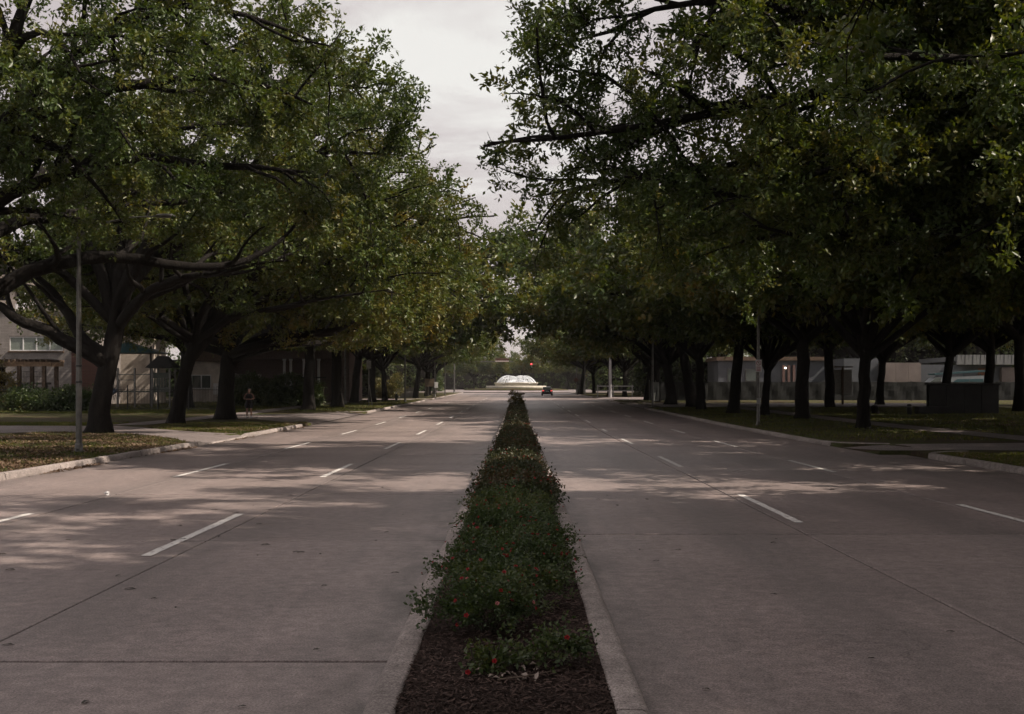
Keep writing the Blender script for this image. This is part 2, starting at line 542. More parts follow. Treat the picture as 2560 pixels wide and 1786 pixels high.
rng = random.Random(5)
def slab_mesh(wd, ln):
    b = MB(); c = 0.008
    x, y = wd / 2, ln
    vs = [(-x, 0, -.015), (x, 0, -.015), (x, y, -.015), (-x, y, -.015), (-x, 0, -c * .7), (x, 0, -c * .7), (x, y, -c * .7), (-x, y, -c * .7),
          (-x + c, c, 0), (x - c, c, 0), (x - c, y - c, 0), (-x + c, y - c, 0)]
    fs = [(8, 9, 10, 11)]
    for k in range(4):
        l = (k + 1) % 4
        fs += [(k, l, 4 + l, 4 + k), (4 + k, 4 + l, 8 + l, 8 + k)]
    b.add(vs, fs)
    return b.mesh('road_slab')
def lay_slabs(cols, y0, step, n, skew):
    for a, b_ in cols:
        me = None
        for k in range(n):
            y = y0 + step * k
            bb = b_
            if b_ == 'edge': bb = XR(y + step / 2)
            if me is None or b_ == 'edge':
                me = slab_mesh(bb - a - 0.024, step - 0.045); me.materials.append(M['slab'])
            o = link('road_slab', me, None, road)
            o.location = ((a + bb) / 2, y, gz(y) + rng.uniform(-.0025, .0025))
            o.rotation_euler = (math.atan2(gz(y + step) - gz(y), step), 0, 0)
lay_slabs([(XL, -7.27), (-7.27, -3.91), (-3.91, -0.86)], 8.3 - 6.6 * 1, 6.6, 16, 0)
lay_slabs([(0.73, 3.8), (3.8, 7.15), (7.15, 'edge')], 15.6 - 12.2, 12.2, 9, 0)

# ------------------------------------------------------------------ lane markings
dash = {}
def lane_dash(x, y, ln=4.57, wd=0.125):
    if 'm' not in dash:
        g = random.Random(3); n = 24
        vs = []
        for i in range(n + 1):
            t = ln * i / n
            vs += [(-wd / 2 + g.uniform(-.008, .008), t, 0), (wd / 2 + g.uniform(-.008, .008), t, 0)]
        b = MB(); b.add(vs, [(2 * i, 2 * i + 1, 2 * i + 3, 2 * i + 2) for i in range(n)])
        dash['m'] = b.mesh('lane_marking'); dash['m'].materials.append(M['paint'])
    o = link('lane_marking', dash['m'], None, road)
    o.location = (x, y, gz(y) + 0.0065)
    o.rotation_euler = (math.atan2(gz(y + ln) - gz(y), ln), 0, 0)
for k in range(0, 13):
    lane_dash(-4.24, 13.5 + 12.2 * k)
    if k < 10: lane_dash(-7.46, 13.6 + 12.2 * k)
    lane_dash(4.03, 16.9 - 12.2 + 12.2 * k)
    if k < 10: lane_dash(7.3, 15.0 + 12.2 * k)

# ------------------------------------------------------------------ kerbs
KPROF = [(0.0, -0.08), (0.0, 0.02), (0.018, 0.105), (0.035, 0.132), (0.065, 0.145), (0.16, 0.146), (0.185, 0.138), (0.19, -0.08)]
def resample(path, step):
    path = [Vector((p[0], p[1])) for p in path]
    out = [path[0].copy()]; acc = 0.0
    for a, b in zip(path[:-1], path[1:]):
        L = (b - a).length; d = (b - a) / max(L, 1e-6); s = step - acc
        while s <= L:
            out.append(a + d * s); s += step
        acc = (acc + L) % step
    if (out[-1] - path[-1]).length > step * .3: out.append(path[-1].copy())
    return out

def kerb(name, path, side, label, scale=1.0, seg=6, drop=None, width=1.0, base=None):
    """path along the road face; side +1 when the back lies on the left of the direction of travel"""
    g = random.Random(hash(label) % 1000 + 7) if False else random.Random(len(label) * 31 + 7)
    pts = resample(path, 0.5)
    foot = MB()
    fv = []
    for i, p in enumerate(pts):
        a = pts[max(i - 1, 0)]; b = pts[min(i + 1, len(pts) - 1)]
        d = (b - a).normalized(); nrm = Vector((-d.y, d.x)) * side
        for u in (0.02, 0.17):
            q = p + nrm * u * width
            fv.append((q.x, q.y, gz(q.y) - 0.05))
    foot.add(fv, [(2 * i, 2 * i + 1, 2 * i + 3, 2 * i + 2) for i in range(len(pts) - 1)])
    root = foot.build(name, M['kerb'], fix=False)
    tag(root, label, kind='structure')
    i = 0
    while i < len(pts) - 1:
        j = min(i + seg, len(pts) - 1)
        b = MB(); n = len(KPROF); vs = []
        jz = g.uniform(-.006, .006); ju = g.uniform(-.008, .008)
        for q in range(i, j + 1):
            p = pts[q]
            a = pts[max(q - 1, 0)]; c = pts[min(q + 1, len(pts) - 1)]
            d = (c - a).normalized(); nrm = Vector((-d.y, d.x)) * side
            gap = d * (0.006 if q == i else (-0.006 if q == j else 0))
            sc_ = scale
            if drop:
                for a0, b0 in drop:
                    if a0 < p.y < b0: sc_ = scale * max(0.3, 1 - min(p.y - a0, b0 - p.y) / 1.2)
            for u, z in KPROF:
                wob = g.uniform(-.004, .004)
                r = p + gap + nrm * ((u * width) + ju + wob)
                vs.append((r.x, r.y, gz(r.y) + (z * sc_ + jz if z > 0.05 else z) + g.uniform(-.002, .002)))
        fs = [(q * n + k, q * n + k + 1, (q + 1) * n + k + 1, (q + 1) * n + k) for q in range(j - i) for k in range(n - 1)]
        b.add(vs, fs, True)
        b.add(vs[:n], [tuple(range(n))]); b.add(vs[-n:], [tuple(range(n))])
        b.build('kerb_stone', M['kerb'], root)
        i = j
    return root

def arc(cx, cy, r, a0, a1, n=8):
    return [(cx + r * math.cos(R(a0 + (a1 - a0) * k / n)), cy + r * math.sin(R(a0 + (a1 - a0) * k / n))) for k in range(n + 1)]

kerb('left_kerb', [(XL, 4), (XL, 59.5)] + arc(XL - 2.5, 59.5, 2.5, 0, 80), 1, 'stained concrete kerb along the leaf-strewn verge', drop=[(40.5, 47.5)])
kerb('left_far_kerb', arc(XL - 2.5, 86.5, 2.5, -80, 0) + [(XL, 138)] + arc(XL - 2.5, 138, 2.5, 0, 80), 1, 'pale kerb past the drive and the lit lawn')
kerb('left_end_kerb', arc(XL - 2.5, 152.5, 2.5, -80, 0) + [(XL, 236)] + arc(XL - 3, 236, 3, 0, 80), 1, 'distant kerb on the fountain end of the verge', seg=10)
kerb('right_near_kerb', [(11.35, 6), (11.35, 32.4)] + arc(13.35, 32.4, 2.0, 180, 100), -1, 'dark kerb of the shaded corner by the near drive')
kerb('right_kerb', arc(12.5, 40.6, 2.0, 260, 180) + [(10.5, 98)] + arc(12.5, 98, 2.0, 180, 100), -1, 'long shaded kerb beside the dark lawn')
kerb('right_far_kerb', arc(12.5, 123.5, 2.0, 260, 180) + [(10.5, 137)] + arc(12.5, 137, 2.0, 180, 100), -1, 'short kerb round the mulched island', seg=8)
kerb('right_end_kerb', arc(12.5, 168, 2.0, 260, 180) + [(10.5, 236)] + arc(13.5, 236, 3.0, 180, 100), -1, 'distant kerb by the rail barrier', seg=10)
ML, MR = -0.887, 0.757
kerb('median_left_kerb', [(ML, 3.5), (ML, 98)] , -1, 'worn concrete kerb on the left of the rose bed', width=1.12)
kerb('median_right_kerb', [(MR, 3.5), (MR, 98)], 1, 'worn concrete kerb on the right of the rose bed', width=1.12)

# ------------------------------------------------------------------ paths, drives, mulch bed
def sheet_between(name, A, B, mat, label, nu=40, nv=8, lift=0.012):
    def at(pl, t):
        L = [0.0]
        for a, b in zip(pl[:-1], pl[1:]): L.append(L[-1] + math.dist(a, b))
        s = t * L[-1]
        for k in range(len(pl) - 1):
            if s <= L[k + 1] + 1e-9:
                f = (s - L[k]) / max(L[k + 1] - L[k], 1e-9)
                return (pl[k][0] + (pl[k + 1][0] - pl[k][0]) * f, pl[k][1] + (pl[k + 1][1] - pl[k][1]) * f)
        return pl[-1]
    vs = []
    for i in range(nu + 1):
        a = at(A, i / nu); b = at(B, i / nu)
        for j in range(nv + 1):
            x = a[0] + (b[0] - a[0]) * j / nv; y = a[1] + (b[1] - a[1]) * j / nv
            vs.append((x, y, ground_z(x, y) + lift))
    fs = [(i * (nv + 1) + j, i * (nv + 1) + j + 1, (i + 1) * (nv + 1) + j + 1, (i + 1) * (nv + 1) + j) for i in range(nu) for j in range(nv)]
    o = link(name, np_mesh(name, vs, fs), mat)
    tag(o, label, kind='structure')
    return o
sheet_between('left_drive', [(-10.86, 40.6), (-13, 43.8), (-15, 47), (-18.6, 49.8), (-26, 46.5), (-45, 43.5)],
              [(-10.86, 47.4), (-12.3, 48.5), (-14.5, 51), (-19, 57), (-27, 57.5), (-45, 57)], M['path'], 'concrete drive curving away behind the first oak', 60, 12)
sheet_between('left_side_drive', [(-10.86, 62.6), (-12.5, 63.2), (-15, 68), (-19.6, 70)], [(-10.86, 83.9), (-12.5, 83.3), (-15, 79), (-19.6, 76)], M['path'], 'concrete drive mouth beyond the third oak', 40, 14)
sheet_between('left_side_street', [(-10.86, 140.1), (-13, 141), (-80, 141)], [(-10.86, 149.9), (-13, 149), (-80, 149)], M['path'], 'side street joining beyond the lit lawn', 30, 4)
sheet_between('left_footpath', [(-18.4, 58.5), (-17.6, 75), (-17.6, 138)], [(-20.1, 58), (-19.4, 75), (-19.3, 138)], M['path'], 'narrow concrete footpath behind the row of oaks', 60, 3, 0.018)
sheet_between('right_drive', [(11.4, 34.9), (13, 34.9), (20, 33), (60, 31)], [(10.56, 38.5), (12.5, 38.6), (20, 40), (60, 41)], M['path'], 'dark concrete drive crossing the shaded verge', 50, 8)
sheet_between('right_footpath', [(17.6, 40.5), (17.4, 60), (17.4, 99)], [(19.4, 40.5), (19.1, 60), (19.1, 99)], M['path'], 'concrete footpath through the shaded lawn', 60, 3, 0.018)
sheet_between('right_side_drive', [(10.56, 100.1), (13, 101), (40, 104)], [(10.56, 120.9), (13, 120), (40, 118)], M['path'], 'drive mouth past the last big oak', 24, 8)
sheet_between('right_yard', [(10.56, 139.6), (13, 140), (34, 140)], [(10.56, 165.9), (13, 165), (34, 165)], M['path'], 'pale paved yard before the rail barrier', 24, 8)
def circle_road():
    m = MB()
    m.box(-120, 120, 239.5, 420, gz(400) - 3, gz(320) + 0.02)
    vs = []
    ys = [239.5, 250, 265, 280, 300, 320, 420]
    for y in ys:
        vs += [(-120, y, gz(y) + 0.135), (120, y, gz(y) + 0.135)]
    q = MB(); q.add(vs, [(2 * i, 2 * i + 1, 2 * i + 3, 2 * i + 2) for i in range(len(ys) - 1)])
    o = q.build('roundabout', M['road'], fix=False)
    tag(o, 'concrete roundabout where the avenue meets the fountain', kind='structure')
circle_road()

def mulch_bed():
    ys = list(np.arange(3.5, 20, 0.12)) + list(np.arange(20, 98.4, 1.0))
    xs = np.linspace(ML + 0.19, MR - 0.19, 14)
    g = np.random.default_rng(2)
    vs = []
    for y in ys:
        for i, x in enumerate(xs):
            e = 1 - abs(2 * i / 13 - 1) ** 3
            vs.append((x, y, gz(y) + 0.118 + 0.035 * e + (g.normal(0, 0.006) if y < 20 else 0)))
    n = 14
    fs = [(r * n + c, r * n + c + 1, (r + 1) * n + c + 1, (r + 1) * n + c) for r in range(len(ys) - 1) for c in range(n - 1)]
    o = link('mulch_bed', np_mesh('mulch_bed', vs, fs, True), M['mulch'])
    tag(o, 'dark bark mulch filling the median between its kerbs', kind='structure')
    return o
bed = mulch_bed()
def bed_z(x, y): return gz(y) + 0.118 + 0.035 * (1 - abs(2 * (x - ML - .19) / (MR - ML - .38) - 1) ** 3)

def chips(n, y0, y1, seed, smin, smax, name, mat, parent):
    g = np.random.default_rng(seed)
    x = g.uniform(ML + .2, MR - .2, n); y = y0 + (y1 - y0) * g.uniform(0, 1, n) ** 1.3
    z = np.array([bed_z(a, b) for a, b in zip(x, y)]) + g.uniform(0.0, 0.02, n)
    L = g.uniform(smin, smax, n); W = L * g.uniform(.12, .3, n); T = L * .06
    az = g.uniform(0, 2 * np.pi, n); tl = g.normal(0, .3, n)
    d = np.stack([np.cos(az) * np.cos(tl), np.sin(az) * np.cos(tl), np.sin(tl)], 1)
    s = np.stack([-np.sin(az), np.cos(az), g.normal(0, .3, n)], 1)
    c = np.stack([x, y, z], 1)
    up = np.array([0, 0, 1.0])
    a = c - d * L[:, None] / 2; b = c + d * L[:, None] / 2
    v = np.stack([a - s * W[:, None] / 2, a + s * W[:, None] / 2, b + s * W[:, None] * .3, b - s * W[:, None] * .4, c + up * (T[:, None] * 1.5 + .001)], 1)
    base = (np.arange(n) * 5)[:, None]
    f = np.concatenate([base + np.array([[0, 1, 4]]), base + np.array([[1, 2, 4]]), base + np.array([[2, 3, 4]]), base + np.array([[3, 0, 4]])])
    me = np_mesh(name, v.reshape(-1, 3), f)
    at = me.attributes.new('tone', 'FLOAT', 'POINT'); at.data.foreach_set('value', np.repeat(g.uniform(0, 1, n), 5).astype(np.float32))
    o = link(name, me, mat, parent); tag(o, kind='stuff')
    return o
M['chip'] = leaf_mat('bark_chip', [(0.2, (0.03, 0.02, 0.016)), (0.5, (0.065, 0.043, 0.036)), (0.75, (0.13, 0.09, 0.075)), (0.95, (0.26, 0.2, 0.17))], (1, 1, 1), gloss=0.8, tw=0.0, spec=0.15)
chips(18000, 6.0, 15, 4, 0.012, 0.05, 'bark_chips', M['chip'], bed)

# ------------------------------------------------------------------ grass blades and fallen leaves
def blades(name, label, fn, n, box, seed, h=(.04, .10), wd=.012):
    g = np.random.default_rng(seed)
    x = g.uniform(box[0], box[1], n * 3); y = g.uniform(box[2], box[3], n * 3)
    pn = np.sin(x * 1.7 + seed) * np.sin(y * 1.3 + 2 * np.sin(x * .6)) + .6 * np.sin(x * 4.1 + y * 3.3)
    keep = fn(x, y) & (pn + g.normal(0, .55, n * 3) > -0.35)
    x = x[keep][:n]; y = y[keep][:n]; n = len(x)
    z = np.array([ground_z(a, b) for a, b in zip(x, y)]) - .005
    az = g.uniform(0, 2 * np.pi, n); H = g.uniform(*h, n); ln = g.normal(0, .45, (n, 2))
    s = np.stack([np.cos(az), np.sin(az), np.zeros(n)], 1) * wd
    c = np.stack([x, y, z], 1)
    tip = c + np.stack([ln[:, 0] * H, ln[:, 1] * H, H], 1)
    v = np.stack([c - s, c + s, tip], 1).reshape(-1, 3)
    f = np.arange(3 * n).reshape(-1, 3)
    me = np_mesh(name, v, f)
    at = me.attributes.new('tone', 'FLOAT', 'POINT'); at.data.foreach_set('value', np.repeat(g.uniform(0, 1, n), 3).astype(np.float32))
    o = link(name, me, M['grass_blade'])
    tag(o, label, 'grass', kind='stuff')

def leaf_litter(name, label, fn, n, box, seed, size=(.05, .10), zoff=.01, zf=ground_z, mat=None):
    g = np.random.default_rng(seed)
    x = g.uniform(box[0], box[1], n * 3); y = g.uniform(box[2], box[3], n * 3)
    pn = np.sin(x * .9 + seed) * np.sin(y * .8 + np.sin(x)) + .5 * np.sin(x * 2.7 + y * 2.1)
    keep = fn(x, y) & (pn + g.normal(0, .5, n * 3) > 0.0)
    x = x[keep][:n]; y = y[keep][:n]; n = len(x)
    z = np.array([zf(a, b) for a, b in zip(x, y)]) + zoff + g.uniform(0, .03, n)
    az = g.uniform(0, 2 * np.pi, n); L = g.uniform(*size, n)
    d = np.stack([np.cos(az), np.sin(az), g.normal(0, .35, n)], 1); s = np.stack([-np.sin(az), np.cos(az), g.normal(0, .35, n)], 1)
    c = np.stack([x, y, z], 1)
    v = np.stack([c - d * L[:, None] / 2, c - s * L[:, None] * .24, c + d * L[:, None] / 2, c + s * L[:, None] * .24], 1)
    v[:, 1::2, 2] += .012
    f = (np.arange(n) * 4)[:, None] + np.array([[0, 1, 2, 3]])
    f = np.concatenate([f[:, [0, 1, 2]], f[:, [0, 2, 3]]])
    me = np_mesh(name, v.reshape(-1, 3), f)
    at = me.attributes.new('tone', 'FLOAT', 'POINT'); at.data.foreach_set('value', np.repeat(g.uniform(0, 1, n), 4).astype(np.float32))
    o = link(name, me, mat or M['dead_leaf'])
    tag(o, label, 'fallen leaves', kind='stuff')

def drive_edge(x):   # near edge of the left drive
    return np.interp(-x, [10.8, 13, 15, 18.6, 26, 45], [40.6, 43.8, 47, 49.8, 46.5, 43.5])
def drive_far(x):
    return np.interp(-x, [10.8, 12.3, 14.5, 19, 27, 45], [47.4, 48.5, 51, 57, 57.5, 57])
blades('grass', 'patchy olive grass on the leaf-strewn verge round the street lamp', lambda x, y: (y < drive_edge(x) - .05), 17000, (-20, -11.0, 22, 50), 11, (.04, .11), .011)
blades('grass', 'shaded grass strip between the drive and the footpath', lambda x, y: (y > drive_far(x) + .1) & ((x > -17.6) | (x < -20.3)), 30000, (-34, -11.0, 47, 62), 12, (.05, .12), .016)
blades('grass', 'dim lawn before the iron railings', lambda x, y: (x < -19.5), 22000, (-42, -19.5, 80, 89), 15, (.06, .14), .022)
blades('grass', 'bright lawn between the far left oaks', lambda x, y: (x > -17.5) | (x < -19.5), 22000, (-34, -11.1, 86, 138), 16, (.06, .14), .026)
blades('grass', 'dark grass of the shaded corner', lambda x, y: y < 33 - (x - 11.3) * .05, 22000, (11.6, 20, 24, 34.5), 13, (.04, .10), .012)
blades('grass', 'dark lawn under the oaks on the shaded side', lambda x, y: (x < 17.3) | (x > 19.5), 42000, (10.8, 40, 41.5, 98), 14, (.05, .12), .02)
leaf_litter('fallen_leaves', 'brown leaves strewn over the verge by the lamp post', lambda x, y: y < drive_edge(x) - .05, 26000, (-20, -10.95, 22, 50), 21, (.05, .11))
leaf_litter('fallen_leaves', 'brown leaves under the second and third oaks', lambda x, y: (y > drive_far(x) + .1) & (x > -17.6), 8000, (-17.6, -11, 48, 62), 22, (.06, .11))
leaf_litter('fallen_leaves', 'pale leaf drift glinting on the shaded lawn', lambda x, y: np.hypot((x - 27) / 5, (y - 60) / 6) < 1, 3500, (20, 40, 50, 70), 23, (.08, .14))
leaf_litter('fallen_leaves', 'scattered leaves on the dark corner grass', lambda x, y: y < 33, 2500, (11.6, 20, 24, 34.5), 24)
leaf_litter('fallen_leaves', 'leaf crumbs gathered in the left gutter', lambda x, y: g_gut(x, y), 1500, (-10.75, -10.0, 14, 60), 25, (.03, .07), .002) if False else None
# ------------------------------------------------------------------ oaks
def spray_templates(seed, nt, ntw, nl, leaf, wid, reach):
    """a spray is a bunch of short twigs with leaves along them and a rosette at each tip; axis +X"""
    g = np.random.default_rng(seed)
    T = []
    for _ in range(nt):
        V = []
        for k in range(ntw):
            d = np.array([1.0, g.normal(0, .62), g.normal(0, .5)]); d /= np.linalg.norm(d)
            L = reach * g.uniform(.45, 1.0)
            for j in range(nl):
                t = (j + .6) / nl
                t = 1 - (1 - t) ** 1.6
                o = d * L * t + g.normal(0, .02, 3)
                a = d * g.uniform(.2, 1.0) + g.normal(0, .62, 3); a /= np.linalg.norm(a)
                nrm = np.array([0.1, 0, 1.0]) + g.normal(0, .55, 3)
                s = np.cross(nrm, a); s /= np.linalg.norm(s); u = np.cross(a, s)
                l = leaf * g.uniform(.5, 1.25); w_ = wid * g.uniform(.75, 1.15)
                V.append(np.stack([o, o + a * l * .45 - s * w_ / 2 + u * w_ * .18, o + a * l, o + a * l * .45 + s * w_ / 2 + u * w_ * .18]))
        T.append(np.stack(V))
    return np.stack(T)        # (nt, nleaf, 4, 3)

def place_sprays(P_, D_, T, seed, smin=.8, smax=1.25, boost=None):
    g = np.random.default_rng(seed)
    P_ = np.asarray(P_); D_ = np.asarray(D_)
    n = len(P_)
    x = D_ / np.linalg.norm(D_, axis=1, keepdims=True)
    up = np.tile([0, 0, 1.0], (n, 1)) + g.normal(0, .35, (n, 3))
    y = np.cross(up, x); y /= np.linalg.norm(y, axis=1, keepdims=True)
    z = np.cross(x, y)
    sc_ = g.uniform(smin, smax, n)
    if boost is not None: sc_ = sc_ * boost(P_)
    Rm = np.stack([x, y, z], 2) * sc_[:, None, None]
    k = g.integers(0, len(T), n)
    V = np.einsum('nij,nlvj->nlvi', Rm, T[k]) + P_[:, None, None, :]
    tone = g.uniform(0, 1, V.shape[:2]) * .6 + g.uniform(0, .4, n)[:, None]
    return V.reshape(-1, 4, 3), tone.reshape(-1)

def leaves_mesh(name, V, tone, mat):
    n = len(V)
    f = (np.arange(n) * 4)[:, None]
    f = np.concatenate([f + np.array([[0, 1, 2]]), f + np.array([[0, 2, 3]])], 1).reshape(-1, 3)
    me = np_mesh(name, V.reshape(-1, 3), f)
    at = me.attributes.new('tone', 'FLOAT', 'POINT')
    at.data.foreach_set('value', np.repeat(tone, 4).astype(np.float32))
    me.materials.append(mat)
    return me

def tubes_mesh(name, branches, mat):
    """branches: (pts, radii, sides)"""
    VV = []; FF = []; base = 0
    for pts, rad, k in branches:
        pts = np.asarray(pts, float); rad = np.asarray(rad, float); n = len(pts)
        d = np.gradient(pts, axis=0); d /= np.linalg.norm(d, axis=1, keepdims=True) + 1e-9
        ref = np.array([1.0, 0, 0]) if abs(d[:, 2]).mean() > .7 else np.array([0, 0, 1.0])
        x = np.cross(ref, d); x /= np.linalg.norm(x, axis=1, keepdims=True) + 1e-9
        y = np.cross(d, x)
        t = np.arange(k) * 2 * np.pi / k
        ring = x[:, None, :] * np.cos(t)[None, :, None] + y[:, None, :] * np.sin(t)[None, :, None]
        if k >= 10:   # trunks are ribbed and flare into roots
            hgt = pts[:, 2][:, None]
            flare = np.exp(-np.maximum(hgt, 0) / .45)
            mod = 1 + flare * (.28 + .22 * np.sin(t * 4 + 1.3)[None, :] + .12 * np.sin(t * 7)[None, :]) + .05 * np.sin(t * 5 + 2)[None, :] * np.sin(hgt * 1.3) + .04 * np.sin(t * 3 + hgt * 2)
            ring = ring * mod[:, :, None]
        v = pts[:, None, :] + ring * rad[:, None, None]
        VV.append(v.reshape(-1, 3))
        i = np.arange(n - 1)[:, None] * k; j = np.arange(k)[None, :]; j2 = (j + 1) % k
        f = np.stack([i + j, i + j2, i + k + j2, i + k + j], 2).reshape(-1, 4) + base
        FF.append(f); base += n * k
    me = np_mesh(name, np.concatenate(VV), np.concatenate(FF), True)
    me.materials.append(mat)
    return me

def unit(v):
    return v / (np.linalg.norm(v) + 1e-9)

def path(g, p0, d0, L, n, wander, pull):
    p = np.array(p0, float); d = unit(np.array(d0, float)); pts = [p.copy()]
    for i in range(n):
        d = unit(d + g.normal(0, wander, 3) + np.array(pull) / n)
        p = p + d * L / n
        pts.append(p.copy())
    return np.array(pts)

def bend_through(g, pts, n, wander):
    """smooth a list of given points into a wandering bough"""
    pts = np.array(pts, float)
    s = np.r_[0, np.cumsum(np.linalg.norm(np.diff(pts, axis=0), axis=1))]
    u = np.linspace(0, s[-1], n + 1)
    q = np.stack([np.interp(u, s, pts[:, k]) for k in range(3)], 1)
    for _ in range(2):
        q[1:-1] = .25 * q[:-2] + .5 * q[1:-1] + .25 * q[2:]
    w_ = np.cumsum(g.normal(0, wander, (n + 1, 3)), axis=0); w_ -= np.linspace(0, 1, n + 1)[:, None] * w_[-1]
    return q + w_

def oak(seed, trunk_h, trunk_r, boughs, T, n2=10, n3=7, nsp=4, lean=(0, 0), droop=.25, l2=.42, l3=(.9, 1.9), min_z=4.2, start2=.22, tsides=16, twigs=True, thin=1.0, trunk_pts=None, keep=None):
    """boughs: list of dict(to=vector | az, el, L) -> (branches, sprayP, sprayD)"""
    g = np.random.default_rng(seed)
    br = []; SP = []; SD = []
    if trunk_pts is None:
        n = 9
        z = np.linspace(-.35, trunk_h, n)
        tp = np.stack([lean[0] * np.maximum(z / trunk_h, 0) ** 1.3 + g.normal(0, .03, n), lean[1] * np.maximum(z / trunk_h, 0) ** 1.3 + g.normal(0, .03, n), z], 1)
        zs = np.array([-.35, 0, .15, .35, .6])
        extra = np.stack([np.interp(zs, tp[:, 2], tp[:, 0]), np.interp(zs, tp[:, 2], tp[:, 1]), zs], 1)
        tp = np.concatenate([extra, tp[tp[:, 2] > .8]])
    else:
        tp = bend_through(g, trunk_pts, 12, .02)
    tz = (tp[:, 2] - tp[0, 2]) / (tp[-1, 2] - tp[0, 2])
    tr = trunk_r * (1 - .22 * tz)
    br.append((tp, tr, tsides))
    top = tp[-1]
    for bi, b in enumerate(boughs):
        g = np.random.default_rng(seed * 100 + bi)
        if 'pts' in b:
            f = b.get('from', g.uniform(.72, 1.0))
            st = np.array([np.interp(f, tz, tp[:, k]) for k in range(3)])
            q = bend_through(g, [st] + [np.array(p) for p in b['pts']], 16, b.get('w', .07))
        else:
            f = b.get('from', g.uniform(.78, 1.0))
            st = np.array([np.interp(f, tz, tp[:, k]) for k in range(3)])
            az, el = b['az'], b['el']
            d = np.array([math.cos(az) * math.cos(el), math.sin(az) * math.cos(el), math.sin(el)])
            pull = np.array([math.cos(az), math.sin(az), 0]) * (.5 if el > .6 else .1) + np.array([0, 0, b.get('lift', -.25 if el > .6 else .15)])
            q = path(g, st, d, b['L'], 14, .11, pull)
            lo = np.interp(np.linspace(0, 1, 15), [0, .3, 1], [st[2], max(st[2], min_z) + .2, min_z + 1.2])
            q[:, 2] = np.where(q[:, 2] < lo, lo + (q[:, 2] - lo) * .15, q[:, 2])
        L = np.linalg.norm(np.diff(q, axis=0), axis=1).sum()
        n = len(q)
        t = np.linspace(0, 1, n)
        r0 = b.get('r', trunk_r * g.uniform(.38, .55))
        rr = r0 * (1 - t) ** .85 + .028
        br.append((q, rr, 8))
        m2 = b.get('n2', n2)
        for k in range(m2):
            u = start2 + (1 - start2) * (k + g.uniform(0, 1)) / m2
            u = min(u, .985)
            i = int(u * (n - 1)); fr = u * (n - 1) - i
            p = q[i] * (1 - fr) + q[min(i + 1, n - 1)] * fr
            d = unit(q[min(i + 1, n - 1)] - q[max(i - 1, 0)])
            ax = unit(np.cross(d, np.array([0, 0, 1.0]) + g.normal(0, .5, 3)))
            ang = g.uniform(.5, 1.1) * (1 if k % 2 else -1)
            side = ax * math.sin(ang) + d * math.cos(ang) + np.array([0, 0, g.normal(.08, .25)])
            Lb = (l2 * (1 - .55 * u) * L + .8) * g.uniform(.7, 1.2)
            low = p[2] < min_z + 1.5
            q2 = path(g, p, side, Lb, 7, .16, (0, 0, g.normal(-droop, .3) if not low else .35))
            if q2[-1][2] < min_z:
                q2[:, 2] += np.linspace(0, 1, 8) * (min_z - q2[-1][2] + g.uniform(0, .8))
            if keep is not None:
                for c in range(2, 8):
                    if not keep(q2[c], np.random.default_rng(1)): q2[c] = q2[c - 1] + (q2[c - 1] - q2[c - 2]) * .12
            r2 = max(.02, min(rr[i] * .55, .11)) * (1 - np.linspace(0, 1, 8)) ** .8 + .012
            br.append((q2, r2, 5))
            for c in range(n3):
                v = .18 + .82 * (c + g.uniform(0, 1)) / n3
                v = min(v, .99); i2 = int(v * 7)
                p3 = q2[i2] + (q2[min(i2 + 1, 7)] - q2[i2]) * (v * 7 - i2)
                d2 = unit(q2[min(i2 + 1, 7)] - q2[max(i2 - 1, 0)])
                d3 = unit(d2 * g.uniform(.2, 1) + g.normal(0, .6, 3))
                L3 = g.uniform(*l3)
                q3 = path(g, p3, d3, L3, 4, .2, (0, 0, -droop * 1.2))
                if q3[-1][2] < min_z - .2: continue
                if keep is not None and not keep(q3[-1], g): continue
                if twigs: br.append((q3[[0, 2, 4]], np.array([.014, .01, .006]), 3))
                ns = b.get('nsp', nsp)
                for s_ in range(ns):
                    w_ = (s_ + g.uniform(.3, 1)) / ns
                    i3 = min(int(w_ * 4), 3)
                    ps = q3[i3] + (q3[i3 + 1] - q3[i3]) * (w_ * 4 - i3)
                    if ps[2] < min_z and g.uniform() < .85: continue
                    if keep is not None and not keep(ps, g): continue
                    if thin < 1 and g.uniform() > thin: continue
                    ds = unit(q3[i3 + 1] - q3[i3]) + g.normal(0, .6, 3) + np.array([0, 0, -.15])
                    SP.append(ps); SD.append(ds)
    return br, np.array(SP), np.array(SD)

def auto_boughs(seed, Rc, H, trunk_h, n_low=6, n_mid=5, n_up=4, bias=None, amt=.25, lo_el=(8, 26)):
    g = random.Random(seed); out = []
    a0 = g.uniform(0, 6.28)
    for k in range(n_low):
        az = a0 + 6.283 * k / n_low + g.uniform(-.35, .35)
        f = 1 + (amt * math.cos(az - bias) if bias is not None else 0)
        out.append(dict(az=az, el=R(g.uniform(*lo_el)), L=Rc * f * g.uniform(.85, 1.05)))
    for k in range(n_mid):
        az = a0 + .6 + 6.283 * k / n_mid + g.uniform(-.4, .4)
        f = 1 + (amt * math.cos(az - bias) if bias is not None else 0)
        out.append(dict(az=az, el=R(g.uniform(32, 48)), L=Rc * f * g.uniform(.8, 1.0)))
    for k in range(n_up):
        az = a0 + 1.1 + 6.283 * k / n_up + g.uniform(-.5, .5)
        out.append(dict(az=az, el=R(g.uniform(58, 82)), L=(H - trunk_h) * g.uniform(.85, 1.05), lift=0))
    return out

T_NEAR = spray_templates(1, 10, 6, 6, .145, .068, .55)       # 36 leaves
T_MID = spray_templates(2, 8, 5, 5, .205, .10, .7)           # 25 leaves
T_HEDGE = spray_templates(4, 8, 3, 3, .62, .36, 1.3)
T_FAR = spray_templates(3, 8, 4, 5, .38, .21, 1.0)            # 16 leaves

